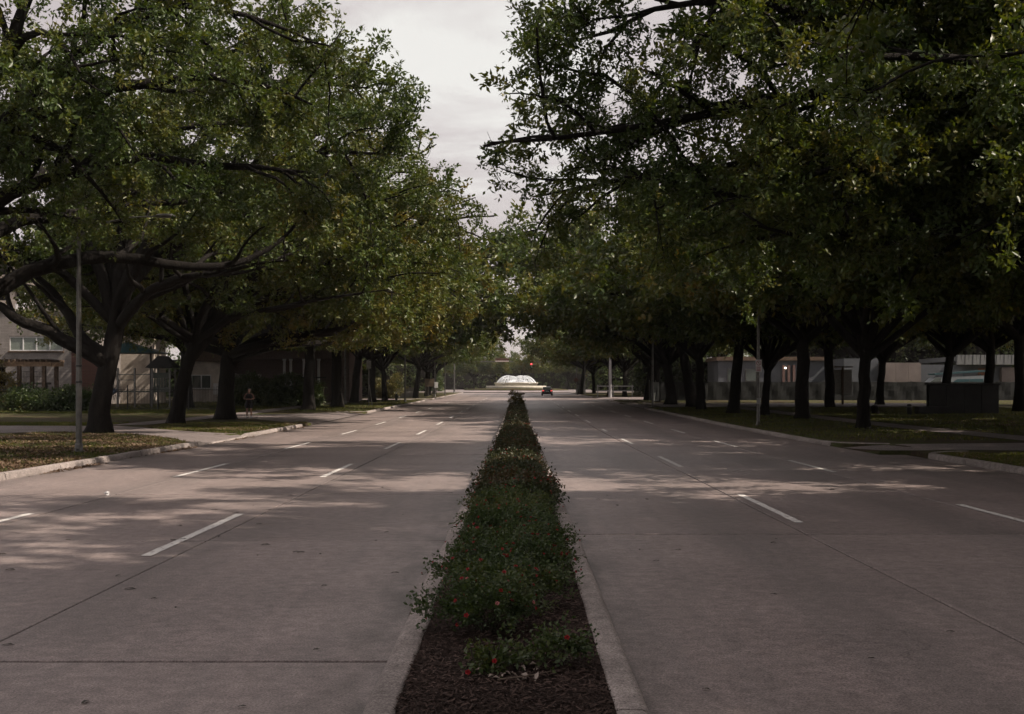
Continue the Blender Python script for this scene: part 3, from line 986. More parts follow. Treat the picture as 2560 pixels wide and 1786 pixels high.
def make_oak(name, x, y, parts, T, seed, rz=0.0, s=1.0, label=None, group=None, leafmat=None, boost=None, warm=0.0):
    br, SP, SD = parts
    root = empty(name, (x, y, ground_z(x, y) - .02), rz)
    root.scale = (s, s, s)
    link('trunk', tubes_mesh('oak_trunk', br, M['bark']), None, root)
    V, tone = place_sprays(SP, SD, T, seed, boost=boost)
    tone = tone + warm  # yellower leaf hue for some trees, partly standing in for warm sunlight
    link('crown', leaves_mesh('oak_crown', V, tone, leafmat or M['oak_leaf']), None, root)
    tag(root, label, 'tree', group)
    return root, len(V)

def copy_oak(src, x, y, rz, s, label, group=None, sz=None):
    root = empty(src.name.split('.')[0], (x, y, ground_z(x, y) - .02), rz)
    root.scale = (s, s, sz or s)
    for ch in src.children:
        c = ch.copy(); col.objects.link(c); c.parent = root
    tag(root, label, 'tree', group)
    return root

GL = 'oaks lining the left side of the avenue'; GR = 'oaks lining the right side of the avenue'
GB = 'oaks standing back from the avenue'
def rel(base, pts):
    b = np.array([base[0], base[1], ground_z(*base)])
    return [np.array(p) - b for p in pts]

total = 0
def outline(base, zs, xs, side, soft=.35):
    """how far a crown reaches over the road at each height; a few twigs stick out"""
    bz = ground_z(*base)
    def ok(p, g):
        lim = np.interp(p[2] + bz, zs, xs) + g.normal(0, soft)
        x = p[0] + base[0]
        return x > lim if side > 0 else x < lim
    return ok
# --- the near tree on the right: trunk out of the picture, boughs reach over the road
b0 = (16.2, 33.0)
boughs = [
    dict(pts=rel(b0, [P(2560, 330, 31.5), P(2400, 350, 30.5), P(2163, 388, 29.5), P(2000, 470, 28.5), P(1850, 500, 28)]), r=.24, from_=.9, n2=12),
    dict(pts=rel(b0, [P(2560, 490, 32), P(2334, 525, 31), P(2106, 530, 30), P(1934, 500, 29.5), P(1735, 490, 29), P(1560, 440, 29)]), r=.22, n2=15),
    dict(pts=rel(b0, [P(2560, 575, 31.5), P(2334, 562, 30), P(2220, 600, 29), P(2020, 605, 28), P(1880, 560, 27.5)]), r=.2, n2=12),
    dict(pts=rel(b0, [P(2500, 250, 31), P(2100, 200, 30), P(1700, 280, 29), P(1480, 310, 29), P(1225, 355, 29)]), r=.24, n2=20),
    dict(pts=rel(b0, [P(2500, 120, 31), P(2000, 0, 30.5), P(1750, -20, 30), P(1560, 50, 30), P(1400, 110, 30)]), r=.24, n2=20),
    dict(pts=rel(b0, [P(2500, 420, 33), P(2000, 400, 33.5), P(1700, 430, 34), P(1500, 440, 34), P(1340, 490, 34)]), r=.2, n2=17),
    dict(pts=rel(b0, [P(2500, 0, 31), P(2050, -250, 30), P(1740, -250, 30), P(1520, -110, 30)]), r=.22, n2=18),
    dict(pts=rel(b0, [P(2650, 430, 36), P(2300, 420, 39), P(2000, 520, 41), P(1800, 560, 42)]), r=.2, n2=11),
    dict(pts=rel(b0, [P(2560, 200, 28), P(2200, 130, 26), P(1950, 160, 25)]), r=.2, n2=11),
    dict(pts=rel(b0, [P(2650, 0, 33), P(2400, -350, 36), P(2100, -300, 38)]), r=.2, n2=13),
    dict(pts=rel(b0, [P(2500, -50, 31), P(2100, -420, 30), P(1750, -450, 30), P(1560, -330, 30)]), r=.24, n2=12, nsp=2),  # this and the next two: unseen top boughs added to shade the crown
    dict(pts=rel(b0, [P(2550, -50, 29), P(2300, -350, 27), P(2000, -420, 26)]), r=.22, n2=12, nsp=2),
    dict(pts=rel(b0, [P(2600, -100, 33), P(2500, -550, 34), P(2200, -620, 34)]), r=.22, n2=12, nsp=2),
    dict(az=.3, el=R(25), L=11, n2=13, nsp=2), dict(az=1.4, el=R(30), L=12, n2=13, nsp=2), dict(az=-1.2, el=R(35), L=11, n2=13, nsp=2), dict(az=.0, el=R(70), L=12, n2=13, nsp=2),
    dict(az=2.3, el=R(50), L=12, n2=13, nsp=2), dict(az=-2.2, el=R(45), L=12, n2=13, nsp=2), dict(az=.9, el=R(50), L=12, n2=13, nsp=2), dict(az=-.6, el=R(50), L=12, n2=13, nsp=2), dict(az=3.1, el=R(62), L=12, n2=13, nsp=2),  # boughs added to thicken the unseen crown and shade the road
]
out_r = outline(b0, [5.5, 6.5, 7.4, 8.2, 9.0, 10, 11.8, 15], [.8, .4, -.5, -1.2, -.7, -.1, .1, 1.2], 1)
parts = oak(41, 4.4, .62, boughs, T_NEAR, n2=14, n3=9, nsp=4, droop=.3, l2=.30, min_z=4.4, l3=(.6, 1.25), keep=out_r)
near_right, n = make_oak('oak_tree', *b0, parts, T_NEAR, 7, label='big dark oak whose boughs sweep in from the right edge of the picture', group=GR, boost=lambda p: np.maximum(np.clip(1.0 + (p[:, 0] + 9) * .09, 1.0, 1.6), np.where(p[:, 2] > 11.8, 1.9, 1.0))); total += n  # leaves enlarged above and to the right to block the sun

# --- the near tree on the left, trunk out of the picture
b1 = (-17.0, 32.5)
boughs = [
    dict(pts=rel(b1, [P(-120, 790, 33), P(0, 715, 33.5), P(100, 655, 34), P(250, 632, 34.5), P(420, 655, 35), P(560, 680, 35.5), P(680, 640, 36), P(760, 540, 36.5)]), r=.26, n2=8, w=.04),
    dict(pts=rel(b1, [P(-60, 500, 32), P(150, 420, 32), P(400, 400, 32), P(620, 420, 32), P(790, 430, 32)]), r=.25, n2=12),
    dict(pts=rel(b1, [P(-60, 400, 31), P(150, 250, 31), P(450, 180, 31), P(650, 200, 31), P(780, 260, 31)]), r=.25, n2=11),
    dict(pts=rel(b1, [P(0, 250, 31), P(250, 50, 31), P(480, -20, 31), P(660, 30, 31), P(780, 100, 31.5)]), r=.24, n2=13),
    dict(pts=rel(b1, [P(-100, 300, 30), P(20, 100, 29), P(120, 60, 28), P(200, 180, 27)]), r=.22, n2=11),
    dict(pts=rel(b1, [P(0, 150, 32), P(200, -200, 32), P(400, -280, 32), P(580, -200, 32)]), r=.24, n2=11),
    dict(pts=rel(b1, [P(-60, 600, 34), P(200, 520, 37), P(500, 500, 40), P(720, 530, 42)]), r=.22, n2=11),
    dict(pts=rel(b1, [P(-60, 500, 35), P(200, 380, 38), P(520, 300, 40), P(800, 330, 41)]), r=.22, n2=12),
    dict(az=3.0, el=R(25), L=11, n2=9), dict(az=1.9, el=R(40), L=12, n2=10), dict(az=-1.9, el=R(30), L=10, n2=9), dict(az=2.4, el=R(65), L=12, n2=10),
]
out_l = outline(b1, [5, 9, 11, 14, 18], [-4.9, -4.9, -4.6, -5.6, -7], -1)
parts = oak(52, 4.2, .6, boughs, T_NEAR, n2=14, n3=9, nsp=4, droop=.3, l2=.30, min_z=6.2, l3=(.6, 1.25), keep=out_l)
t, n = make_oak('oak_tree', *b1, parts, T_NEAR, 8, label='glossy green oak leaning in from the left edge, a thick bough arched above the lamp', group=GL); total += n

# --- the first trunk in view on the left
b2 = (-17.2, 48.5)
boughs = [
    dict(pts=rel(b2, [P(195, 870, 48.3), P(120, 830, 48), P(40, 800, 47.5), P(-80, 720, 47), P(-200, 640, 46)]), r=.30, n2=3, w=.05, **{'from': .62}),
    dict(pts=rel(b2, [P(205, 850, 48.6), P(180, 790, 49), P(120, 715, 49.5), P(70, 660, 50), P(20, 560, 51)]), r=.24, n2=3, w=.05, **{'from': .70}),
    dict(pts=rel(b2, [P(300, 720, 48.5), P(340, 640, 48.5), P(480, 500, 48), P(650, 420, 48), P(820, 370, 48), P(980, 380, 48)]), r=.3, n2=17, **{'from': 1.0}),
    dict(pts=rel(b2, [P(290, 640, 49), P(400, 430, 49), P(600, 280, 49), P(780, 210, 49), P(930, 220, 49)]), r=.3, n2=18, **{'from': 1.0}),
    dict(pts=rel(b2, [P(300, 700, 50), P(450, 600, 52), P(650, 520, 53), P(850, 500, 54), P(1040, 470, 55)]), r=.28, n2=17, **{'from': 1.0}),
    dict(pts=rel(b2, [P(280, 600, 50), P(350, 350, 50), P(500, 130, 51), P(660, 110, 51), P(800, 150, 51)]), r=.28, n2=16, **{'from': 1.0}),
    dict(pts=rel(b2, [P(330, 760, 47), P(420, 700, 45), P(560, 660, 43), P(720, 650, 42)]), r=.22, n2=14, **{'from': .95}),
    dict(pts=rel(b2, [P(230, 620, 49), P(150, 400, 50), P(100, 200, 51)]), r=.25, n2=12, **{'from': 1.0}),
    dict(pts=rel(b2, [P(260, 560, 52), P(300, 300, 55), P(420, 150, 57)]), r=.25, n2=12, **{'from': 1.0}),
    dict(az=1.9, el=R(40), L=11, n2=10), dict(az=2.8, el=R(30), L=10, n2=9),
]
out_l = outline(b2, [6, 9, 11.5, 12.8, 15, 17.5, 20], [-3.4, -2.8, -2.3, -2.9, -4.4, -5.4, -8], -1)
parts = oak(63, 4.6, .43, boughs, T_MID, n2=15, n3=10, nsp=4, droop=.25, l2=.34, min_z=7.0, l3=(.75, 1.5), lean=(.75, 0), keep=out_l)
t, n = make_oak('oak_tree', *b2, parts, T_MID, 9, label='oak with the thick forked trunk just behind the left lamp post', group=GL); total += n

# --- second and third trunks on the left (own crowns, they make the skyline over the road)
b3 = (-17.3, 60.0)
boughs = auto_boughs(71, 12.3, 16, 5, 5, 6, 4, bias=0.0, amt=.18)
boughs += [dict(pts=rel(b3, [P(560, 760, 60), P(700, 600, 60), P(900, 480, 60), P(1030, 400, 59), P(1090, 360, 58)]), r=.28, n2=11),
           dict(pts=rel(b3, [P(560, 760, 60), P(680, 650, 61), P(900, 580, 62), P(1100, 540, 62), P(1235, 540, 62)]), r=.26, n2=13),
           dict(pts=rel(b3, [P(540, 700, 60), P(650, 450, 60), P(830, 290, 60), P(960, 270, 59)]), r=.26, n2=13)]
out_l = outline(b3, [6, 9, 11, 12, 14, 17], [-2.6, -2.4, -1.2, -2.8, -4.5, -7], -1)
parts = oak(72, 4.8, .36, boughs, T_MID, n2=9, n3=8, nsp=4, droop=.35, l2=.36, min_z=5.2, l3=(.75, 1.5), lean=(1.1, 0), keep=out_l)
t, n = make_oak('oak_tree', *b3, parts, T_MID, 10, label='slimmer oak leaning toward the road, second trunk in the left row', group=GL, warm=.2); total += n
b4 = (-16.8, 68.0)
boughs = auto_boughs(81, 12.8, 15, 5, 6, 6, 3, bias=0.0, amt=.18, lo_el=(4, 18))
boughs += [dict(pts=rel(b4, [P(700, 800, 68), P(900, 700, 68), P(1100, 700, 67), P(1180, 760, 66)]), r=.24, n2=13),
           dict(pts=rel(b4, [P(700, 820, 66), P(800, 720, 62), P(920, 690, 58), P(1010, 720, 56)]), r=.22, n2=12)]
out_l = outline(b4, [5, 8, 10, 12, 15], [-2.2, -2.2, -2.6, -4, -7], -1)
parts = oak(82, 4.4, .5, boughs, T_MID, n2=9, n3=8, nsp=4, droop=.5, l2=.36, min_z=4.4, l3=(.75, 1.5), lean=(.3, 0), keep=out_l)
t3, n = make_oak('oak_tree', *b4, parts, T_MID, 11, label='stout straight oak beside the walker on the footpath', group=GL, warm=.35); total += n

# --- the tree that arches over the road further on, right of the middle
b5 = (14.6, 112.0)
bough5 = auto_boughs(85, 14.0, 18, 5, 6, 6, 4, lo_el=(8, 24))
bough5 += [dict(pts=rel(b5, [P(1560, 760, 112), P(1450, 660, 112), P(1330, 600, 111), P(1210, 620, 110), P(1150, 690, 110)]), r=.28, n2=13),
           dict(pts=rel(b5, [P(1560, 760, 112), P(1450, 740, 111), P(1330, 740, 110), P(1200, 760, 109), P(1140, 790, 109)]), r=.26, n2=13),
           dict(pts=rel(b5, [P(1560, 740, 112), P(1480, 600, 112), P(1380, 560, 112), P(1280, 590, 112)]), r=.26, n2=11),
           dict(pts=rel(b5, [P(1560, 760, 112), P(1450, 690, 111), P(1350, 670, 110), P(1260, 680, 109)]), r=.24, n2=16)]
parts = oak(86, 4.6, .5, bough5, T_FAR, n2=13, n3=7, nsp=3, droop=.3, l2=.36, min_z=6.4, l3=(.9, 1.9), lean=(-.6, 0), twigs=False)
t, n = make_oak('oak_tree', *b5, parts, T_FAR, 12, label='dark green oak arching over the road ahead, right of the sky gap', group=GR, boost=lambda p: np.where(p[:, 0] < -4, 1.35, 1.1)); total += n

# --- prototypes for the rest
protos = []
for i, (sd, Rc, H, th, tr_, lean) in enumerate([(91, 13.5, 17.5, 5.6, .41, (.2, .1)), (92, 12.5, 16.5, 5.0, .37, (-.5, .2)), (93, 14.0, 18.5, 5.8, .44, (.9, -.2)), (94, 12.0, 16, 4.6, .34, (.1, -.3))]):
    bs = auto_boughs(sd, Rc, H, th, 6, 6, 4, lo_el=(14, 30))
    protos.append(oak(sd + 5, th, tr_, bs, T_FAR, n2=9, n3=8, nsp=3, droop=.3, l2=.36, min_z=6.6, l3=(.8, 1.7), lean=lean, twigs=False))
PT = []
first = [('oak_tree', 15.8, 54.0, 2.2, .88, 3, 'slender oak with a forked trunk on its own patch of grass', GR),
         ('oak_tree', 16.6, 69.0, .4, 1.0, 0, 'upright oak left of the forked one in the right row', GR),
         ('oak_tree', 14.8, 81.0, 4.0, 1.08, 1, 'oak with the broad flared base behind the sign pole', GR),
         ('oak_tree', 15.0, 102.0, 3.1, 1.05, 2, 'oak leaning toward the road at the end of the dark lawn', GR)]
by = {}
for nm, x, y, rz, s, k, lab, grp in first:
    t, n = make_oak(nm, x, y, protos[k], T_FAR, 20 + k, rz, s, lab, grp, warm=[.3, 0, .2, .1][k])
    by[k] = t; total += n
place = [
    (15.9, 76.0, 1.0, .78, 3, 'thin oak just right of the sign pole', GR),
    (14.2, 91.6, 5.2, 1.08, 3, 'oak between the flared trunk and the leaning one', GR),
    (15.2, 139.0, 3.3, .9, 1, 'oak standing on the far right mulched island', GR),
    (15.0, 128.0, .7, .95, 0, 'straight tall oak by the mouth of the far right drive', GR),
    (15.5, 171.0, 2.6, .95, 3, 'oak behind the rail barrier', GR),
    (14.5, 186.0, 5.0, .92, 0, 'oak beside the utility cabinet', GR),
    (11.0, 206.0, .2, .88, 2, 'dark oak hanging low over the fountain', GR),
    (14.5, 224.0, 1.4, .85, 1, 'last oak on the right before the roundabout', GR),
    (26.7, 101.0, 2.0, 1.05, 0, 'stout oak beside the notice board', GB),
    (34.0, 111.0, .9, 1.08, 3, 'wide-armed oak on the sunlit strip by the screen fence', GB),
    (33.2, 92.0, 3.6, 1.0, 1, 'oak rising behind the long grey block wall', GB),
    (38.2, 96.0, 5.5, 1.0, 0, 'oak at the end of the block wall', GB),
    (36.6, 86.0, 4.4, 1.05, 2, 'oak at the right edge of the picture', GB),
    (47.0, 104.0, 1.2, 1.1, 2, 'oak right of the block wall, mostly hidden by nearer trunks', GB),
    (30.0, 176.0, 2.4, 1.15, 0, 'oak behind the screen fence by the yard', GB),
    (52.0, 178.0, .6, 1.2, 1, 'oak behind the warehouse', GB),
    (76.0, 172.0, 3.0, 1.2, 2, 'oak beyond the warehouse end', GB),
    (17.5, 1.0, .9, 1.3, 0, 'oak beside the road next to the viewer', GR),
    (31.0, 29.0, 2.0, 1.3, 3, 'unseen oak added outside the right edge to shade the near crown', GB),  # out of view, added to darken the near right crown
    (31.0, 9.0, 1.2, 1.3, 0, 'unseen oak added well back next to the viewer for shade', GB),  # out of view, added as extra shade from a second row
    (28.0, 49.0, 3.0, 1.15, 2, 'unseen oak added outside the right edge to shade the drive', GB),  # out of view, added to keep sun off the drive and path
    (31.0, 66.0, .3, 1.1, 0, 'unseen oak added beside the leaf drift to shade the right verge', GB),  # out of view, added to keep sun off the verge
    (18.0, -14.0, 2.9, 1.3, 1, 'oak beside the road behind the viewer', GR),
    (-15.7, 89.0, .5, 1.08, 0, 'thick oak past the drive, dark hedge behind it', GL),
    (-15.4, 101.0, 2.0, 1.12, 2, 'thick oak beside the pale gatepost', GL),
    (-16.4, 119.0, 4.2, 1.15, 1, 'oak with a flared base at the lit lawn', GL),
    (-15.2, 123.5, 1.1, 1.0, 0, 'oak standing close behind the leaning sign', GL),
    (-14.7, 131.0, 5.4, .95, 3, 'oak with a narrow trunk near the hydrant', GL),
    (-13.6, 158.0, .8, .85, 2, 'oak beyond the side street, brown board beside it', GL),
    (-13.5, 176.0, 2.2, .85, 1, 'oak in the far left row past the brown board', GL),
    (-14.5, 194.0, 3.9, .95, 0, 'oak in the far left row near the mast arm', GL),
    (-15.0, 214.0, .1, .92, 3, 'last oak on the left before the roundabout', GL),
    (-27.0, 97.0, 1.7, 1.1, 1, 'oak behind the iron railings by the dark hedge', GB),
    (-31.0, 141.0, 3.3, 1.0, 3, 'oak behind the pale annex', GB),
    (-34.0, 128.0, .6, 1.15, 0, 'oak behind the lit lawn', GB),
    (-30.0, 150.0, 2.4, 1.1, 2, 'oak beyond the side street, set back', GB),
    (-66.0, 175.0, 5.0, 1.2, 1, 'oak behind the brick school block', GB),
    (-24.0, 176.0, 4.1, 1.1, 0, 'oak behind the far left row', GB),
    (-30.0, 205.0, 1.3, 1.15, 3, 'oak set back from the roundabout', GB),
    (30.0, 212.0, 2.2, 1.1, 1, 'oak set back on the right of the roundabout', GB),
]
GF = 'trees closing the view behind the fountain'
for i, x in enumerate([-62, -44, -28, -13, 1, 15, 30, 46, 64]):
    place.append((x, 345 + (i * 7) % 13, i * 1.7, .78 + .04 * (i % 3), (i * 3) % 4, 'dark tree in the belt behind the fountain, %s' % ['leftmost of nine', 'second of nine from the left', 'third of nine from the left', 'fourth of nine, just left of the water', 'fifth of nine, straight behind the water', 'sixth of nine, just right of the water', 'third of nine from the right', 'second of nine from the right', 'rightmost of nine'][i], GF))
for x, y, rz, s, k, lab, grp in place:
    copy_oak(by[k], x, y, rz, s, lab, grp)
copy_oak(near_right, 19.0, 14.0, .25, .98, 'oak beside the road just outside the right edge', GR)
# ------------------------------------------------------------------ rose bed on the median
T_ROSE = spray_templates(11, 8, 5, 8, .042, .026, .20)
T_ROSE2 = spray_templates(12, 8, 4, 6, .075, .05, .26)
M['petal'] = simple('rose_petal', (0.30, 0.018, 0.022), 0.55, 0.35, 40, 0, spec=0.3)
M['petal_pink'] = simple('rose_petal_pink', (0.52, 0.20, 0.19), 0.55, 0.25, 40, 0, spec=0.3)
M['cane'] = simple('rose_cane', (0.035, 0.03, 0.018), 0.8, 0.3, 20, 0.2)

def bush_geo(seed, ns, rx, h, T, low=.12):
    g = np.random.default_rng(seed)
    br = []; SP = []; SD = []
    tips = []
    for k in range(ns):
        az = g.uniform(0, 2 * np.pi); u = g.uniform(0, 1) ** .6
        el = math.acos(1 - g.uniform(.08, 1.0)) if True else 0
        rr = rx * g.uniform(.55, 1.08)
        d = np.array([math.cos(az) * math.sin(el), math.sin(az) * math.sin(el), math.cos(el)])
        lob = 1 + .18 * math.sin(az * 3 + seed) + .12 * math.sin(az * 5 + 2 * seed + el * 4)
        p = np.array([d[0] * rr * lob, d[1] * rr * lob, low + (h - low) * g.uniform(.6, 1.05) * d[2] ** .7 * lob])
        SP.append(p - d * .1); SD.append(d + g.normal(0, .5, 3) + np.array([0, 0, .25]))
        if k % 4 == 0:
            b = np.array([g.normal(0, .06), g.normal(0, .06), -.03])
            mid = (b + p) / 2 + np.array([0, 0, .1])
            br.append((np.array([b, mid, p]), np.array([.007, .005, .003]), 3))
        tips.append((p, d))
    return br, np.array(SP), np.array(SD), tips

def flower_mesh(seed, mat, s=.021):
    g = np.random.default_rng(seed); b = MB()
    for ring, (n, r, up) in enumerate([(5, 1.0, .25), (5, .7, .55), (4, .4, .85)]):
        for k in range(n):
            a = 6.283 * (k + .5 * ring) / n + g.normal(0, .15)
            c, s_ = math.cos(a), math.sin(a); w_ = .55 * r + .2
            def q(u, v, z): return ((c * u - s_ * v) * s, (s_ * u + c * v) * s, z * s)
            b.add([q(.05, 0, 0), q(r * .6, -w_ / 2, up * .5), q(r, -w_ * .3, up), q(r, w_ * .3, up + g.normal(0, .08)), q(r * .6, w_ / 2, up * .5)], [(0, 1, 2, 3, 4)], True)
    me = b.mesh('rose_flower'); me.materials.append(mat)
    return me
FL = [flower_mesh(1, M['petal']), flower_mesh(2, M['petal'], .024), flower_mesh(3, M['petal_pink'], .021), flower_mesh(4, M['petal'], .019)]

near_kinds = []
for i in range(5):
    br, SP, SD, tips = bush_geo(300 + i, 150, .58, .60, T_ROSE)
    V, tone = place_sprays(SP, SD, T_ROSE, 310 + i)
    near_kinds.append((leaves_mesh('rose_foliage', V, tone, M['rose_leaf']), tubes_mesh('rose_canes', br, M['cane']), tips))
seedlings = {}
for i, (ns, rx, h) in enumerate([(20, .24, .17), (26, .22, .27)]):
    br, SP, SD, tips = bush_geo(320 + i, ns, rx, h, T_ROSE, .03)
    V, tone = place_sprays(SP, SD, T_ROSE, 325 + i, .6, .9)
    seedlings['seed%d' % i] = (leaves_mesh('rose_foliage', V, tone, M['rose_leaf']), tubes_mesh('rose_canes', br, M['cane']), tips)
M['rust_leaf'] = leaf_mat('rose_leaf_bronze', [(0.15, (0.018, 0.026, 0.010)), (0.45, (0.035, 0.045, 0.015)), (0.7, (0.06, 0.05, 0.018)), (0.95, (0.09, 0.04, 0.018))], (1.3, 1.2, 0.6), gloss=0.55, tw=0.25)
mid_kinds = []
for i in range(5):
    br, SP, SD, tips = bush_geo(330 + i, 110, .62, .62, T_ROSE2)
    V, tone = place_sprays(SP, SD, T_ROSE2, 340 + i)
    g = np.random.default_rng(350 + i)
    fl = MB()
    for p, d in tips[::3]:
        o = np.array(p) + d * .06
        src = FL[int(g.integers(0, 4))]
        if src is FL[2]: src = FL[0]
        vs = [Vector(v.co) * 1.5 + Vector(o) for v in src.vertices]
        fl.add(vs, [tuple(f.vertices) for f in src.polygons])
    fm = fl.mesh('rose_blossom'); fm.materials.append(M['petal'])
    mid_kinds.append((leaves_mesh('rose_foliage', V, tone, M['rust_leaf']), tubes_mesh('rose_canes', br, M['cane']), fm))

GBUSH = 'rose bushes planted along the median'
def rose_bush(x, y, s, sz, k, rz, label, near, nfl=0, seed=0, sx=1.0):
    root = empty('rose_bush', (x, y, bed_z(x, y) - .01), rz)
    root.scale = (s * sx, s, sz)
    kind = seedlings[k] if isinstance(k, str) else near_kinds[k % 5] if near else mid_kinds[k % 5]
    link('foliage', kind[0], None, root); link('cane', kind[1], None, root)
    if near:
        g = random.Random(seed)
        cand = [t for t in kind[2] if t[1][2] > -.1]
        # flowers sit on the side toward the viewer and on top
        for p, d in g.sample(cand, min(nfl, len(cand))):
            o = link('flower', FL[g.choice([0, 0, 0, 1, 1, 3, 3, 2] if seed < 3 else [0, 1, 3, 0, 1])], None, root)
            o.location = Vector(p) + Vector(d) * .09
            o.rotation_euler = Vector(d).to_track_quat('Z', 'Y').to_euler()
            if isinstance(k, str): o.scale = (.62, .62, .62)
    else:
        link('blossom', kind[2], None, root)
    tag(root, label, 'rose bush', GBUSH)

rose_bush(-.16, 7.4, 1.25, 1.2, 'seed0', .4, 'low rose seedling at the front of the bed beside the pale dead leaves', True, 2, 0)
rose_bush(.22, 7.55, 1.2, 1.1, 'seed1', 1.9, 'small rose bush sprouting on the bare mulch by the right kerb', True, 2, 1)
rose_bush(-.24, 8.6, .76, .70, 2, .3, 'full rose bush at the near end with bright red and pink flowers', True, 30, 2)
near_list = [(-.08, 9.5, .82, .70, 'rose bush behind the near-end bush, thick with red flowers'), (-.24, 10.35, .78, .68, 'rose bush sprawling over the left kerb, second clump of red flowers'),
             (.08, 10.7, .76, .68, 'rose bush on the right side of the bed where the hedge fills out'), (-.2, 11.6, .84, .68, 'rose bush reaching a long stem over the left kerb'),
             (.1, 12.2, .8, .68, 'rose bush spilling over the right kerb')]
for i, (x, y, s, sz, lab) in enumerate(near_list):
    rose_bush(x, y, s, sz, i + 3, i * 1.3, lab, True, 36 if i < 3 else 26, 10 + i)
g = random.Random(77)
y = 12.9; i = 0
names_mid = 'leafy rose bush in the unbroken middle run of the median hedge'
names_far = 'olive rose bush in the distant run of the median hedge'
while y < 96:
    x = (-.19 if i % 2 else .11) + g.uniform(-.08, .08)
    s = g.uniform(.66, .75) * (1 - .1 * min(1, max(0, (y - 15) / 15))); sz = g.uniform(.66, .76) * (1 + .05 * math.sin(y * .21))
    rose_bush(x, y, s, sz, i, g.uniform(0, 6), names_mid if y < 45 else names_far, y < 17, 14 if y < 17 else 0, 30 + i)
    y += .55 if y < 40 else .75
    i += 1
# the tall round shrub that ends the hedge
br, SP, SD, tips = bush_geo(400, 170, .66, 1.25, T_ROSE2, .1)
V, tone = place_sprays(SP, SD, T_ROSE2, 401)
M['gold_leaf'] = leaf_mat('gold_shrub_leaf', [(0.15, (0.05, 0.055, 0.015)), (0.5, (0.10, 0.095, 0.022)), (0.9, (0.17, 0.13, 0.03))], (1.3, 1.2, .5), gloss=.5, tw=.3)
root = empty('round_shrub', (-.05, 97.2, bed_z(0, 97.2)))
link('foliage', leaves_mesh('shrub_foliage', V, tone, M['gold_leaf']), None, root)
link('stem', tubes_mesh('shrub_stem', br, M['cane']), None, root)
tag(root, 'tall rounded olive shrub closing the far end of the median hedge', 'shrub')

# weeds and leaf crumbs along the kerbs, dry leaves under the first seedling
def flat_z(x, y): return gz(y)
M['pale_leaf'] = leaf_mat('pale_dead_leaf', [(0.1, (0.16, 0.12, 0.09)), (0.6, (0.34, 0.28, 0.24)), (0.95, (0.5, 0.43, 0.38))], (1, .95, .9), gloss=.7, tw=.1, spec=.2)
M['crumb'] = leaf_mat('leaf_crumb', [(0.2, (0.02, 0.016, 0.012)), (0.8, (0.06, 0.045, 0.03))], (1, 1, 1), gloss=.8, tw=0.0, spec=.1)
leaf_litter('gutter_litter', 'leaves swept against the kerb below the lamp post', lambda x, y: np.abs(x + 10.62) < .16 * np.clip(np.sin(y * .7) + .6, .1, 1), 2600, (-10.78, -10.2, 20, 60), 33, (.04, .09), .004, flat_z)
leaf_litter('dry_leaves', 'pale dead leaves heaped on the mulch at the near end of the bed', lambda x, y: np.hypot((x + .03) / .24, (y - 7.2) / .18) < 1, 46, (-.4, .4, 6.9, 7.6), 34, (.035, .07), .015, bed_z, M['pale_leaf'])
tw = MB().tube([(-.12, 7.05, bed_z(0, 7.2) + .02), (.05, 7.07, bed_z(0, 7.2) + .035), (.17, 7.19, bed_z(0, 7.3) + .03), (.3, 7.35, bed_z(.2, 7.5) + .02)], [.006, .005, .004, .002], 5)
tag(tw.build('twig', simple('dry_twig', (.12, .09, .07), .9)), 'thin curved dry twig lying on the mulch below the seedlings', 'twig')
M['leaf_dark'] = simple('road_leaf', (0.035, 0.032, 0.022), 0.7, 0.4, 30, 0)
lm = MB(); lm.add([(-.05, 0, 0), (-.02, -.017, .012), (.03, -.013, .008), (.05, 0, .002), (.02, .018, .014), (-.03, .014, .01)], [(0, 1, 4, 5), (1, 2, 3, 4)])
lme = lm.mesh('road_leaf'); lme.materials.append(M['leaf_dark'])
g = random.Random(9)
for k in range(64):
    yy = 7 + 16 * g.random() ** 1.4
    side = g.random() < .5
    xx = g.uniform(-6, -1.2) if side else g.uniform(1.1, 6.5)
    o = link('fallen_leaf', lme, None, None, (xx, yy, gz(yy) + .003))
    s = g.uniform(.55, 1.25); o.scale = (s, s, s); o.rotation_euler = (0, 0, g.uniform(0, 6.28))
    tag(o, 'small dark fallen leaf lying on the left carriageway' if side else 'small dark fallen leaf lying on the right carriageway', 'leaf', 'fallen leaves on the road')
cup = MB().lathe((0, 0, 0), [(.03, 0), (.034, .05), (.04, .10)], 10)
cup.box(.02, .11, -.05, .05, .0, .012)
o = cup.build('paper_litter', M['white_metal'], None, (-7.42, 21.3, .04)); o.rotation_euler = (R(80), R(10), R(50)); o.scale = (.7, .7, .7)
tag(o, 'scrap of white paper litter in the sunlit left lane', 'litter')
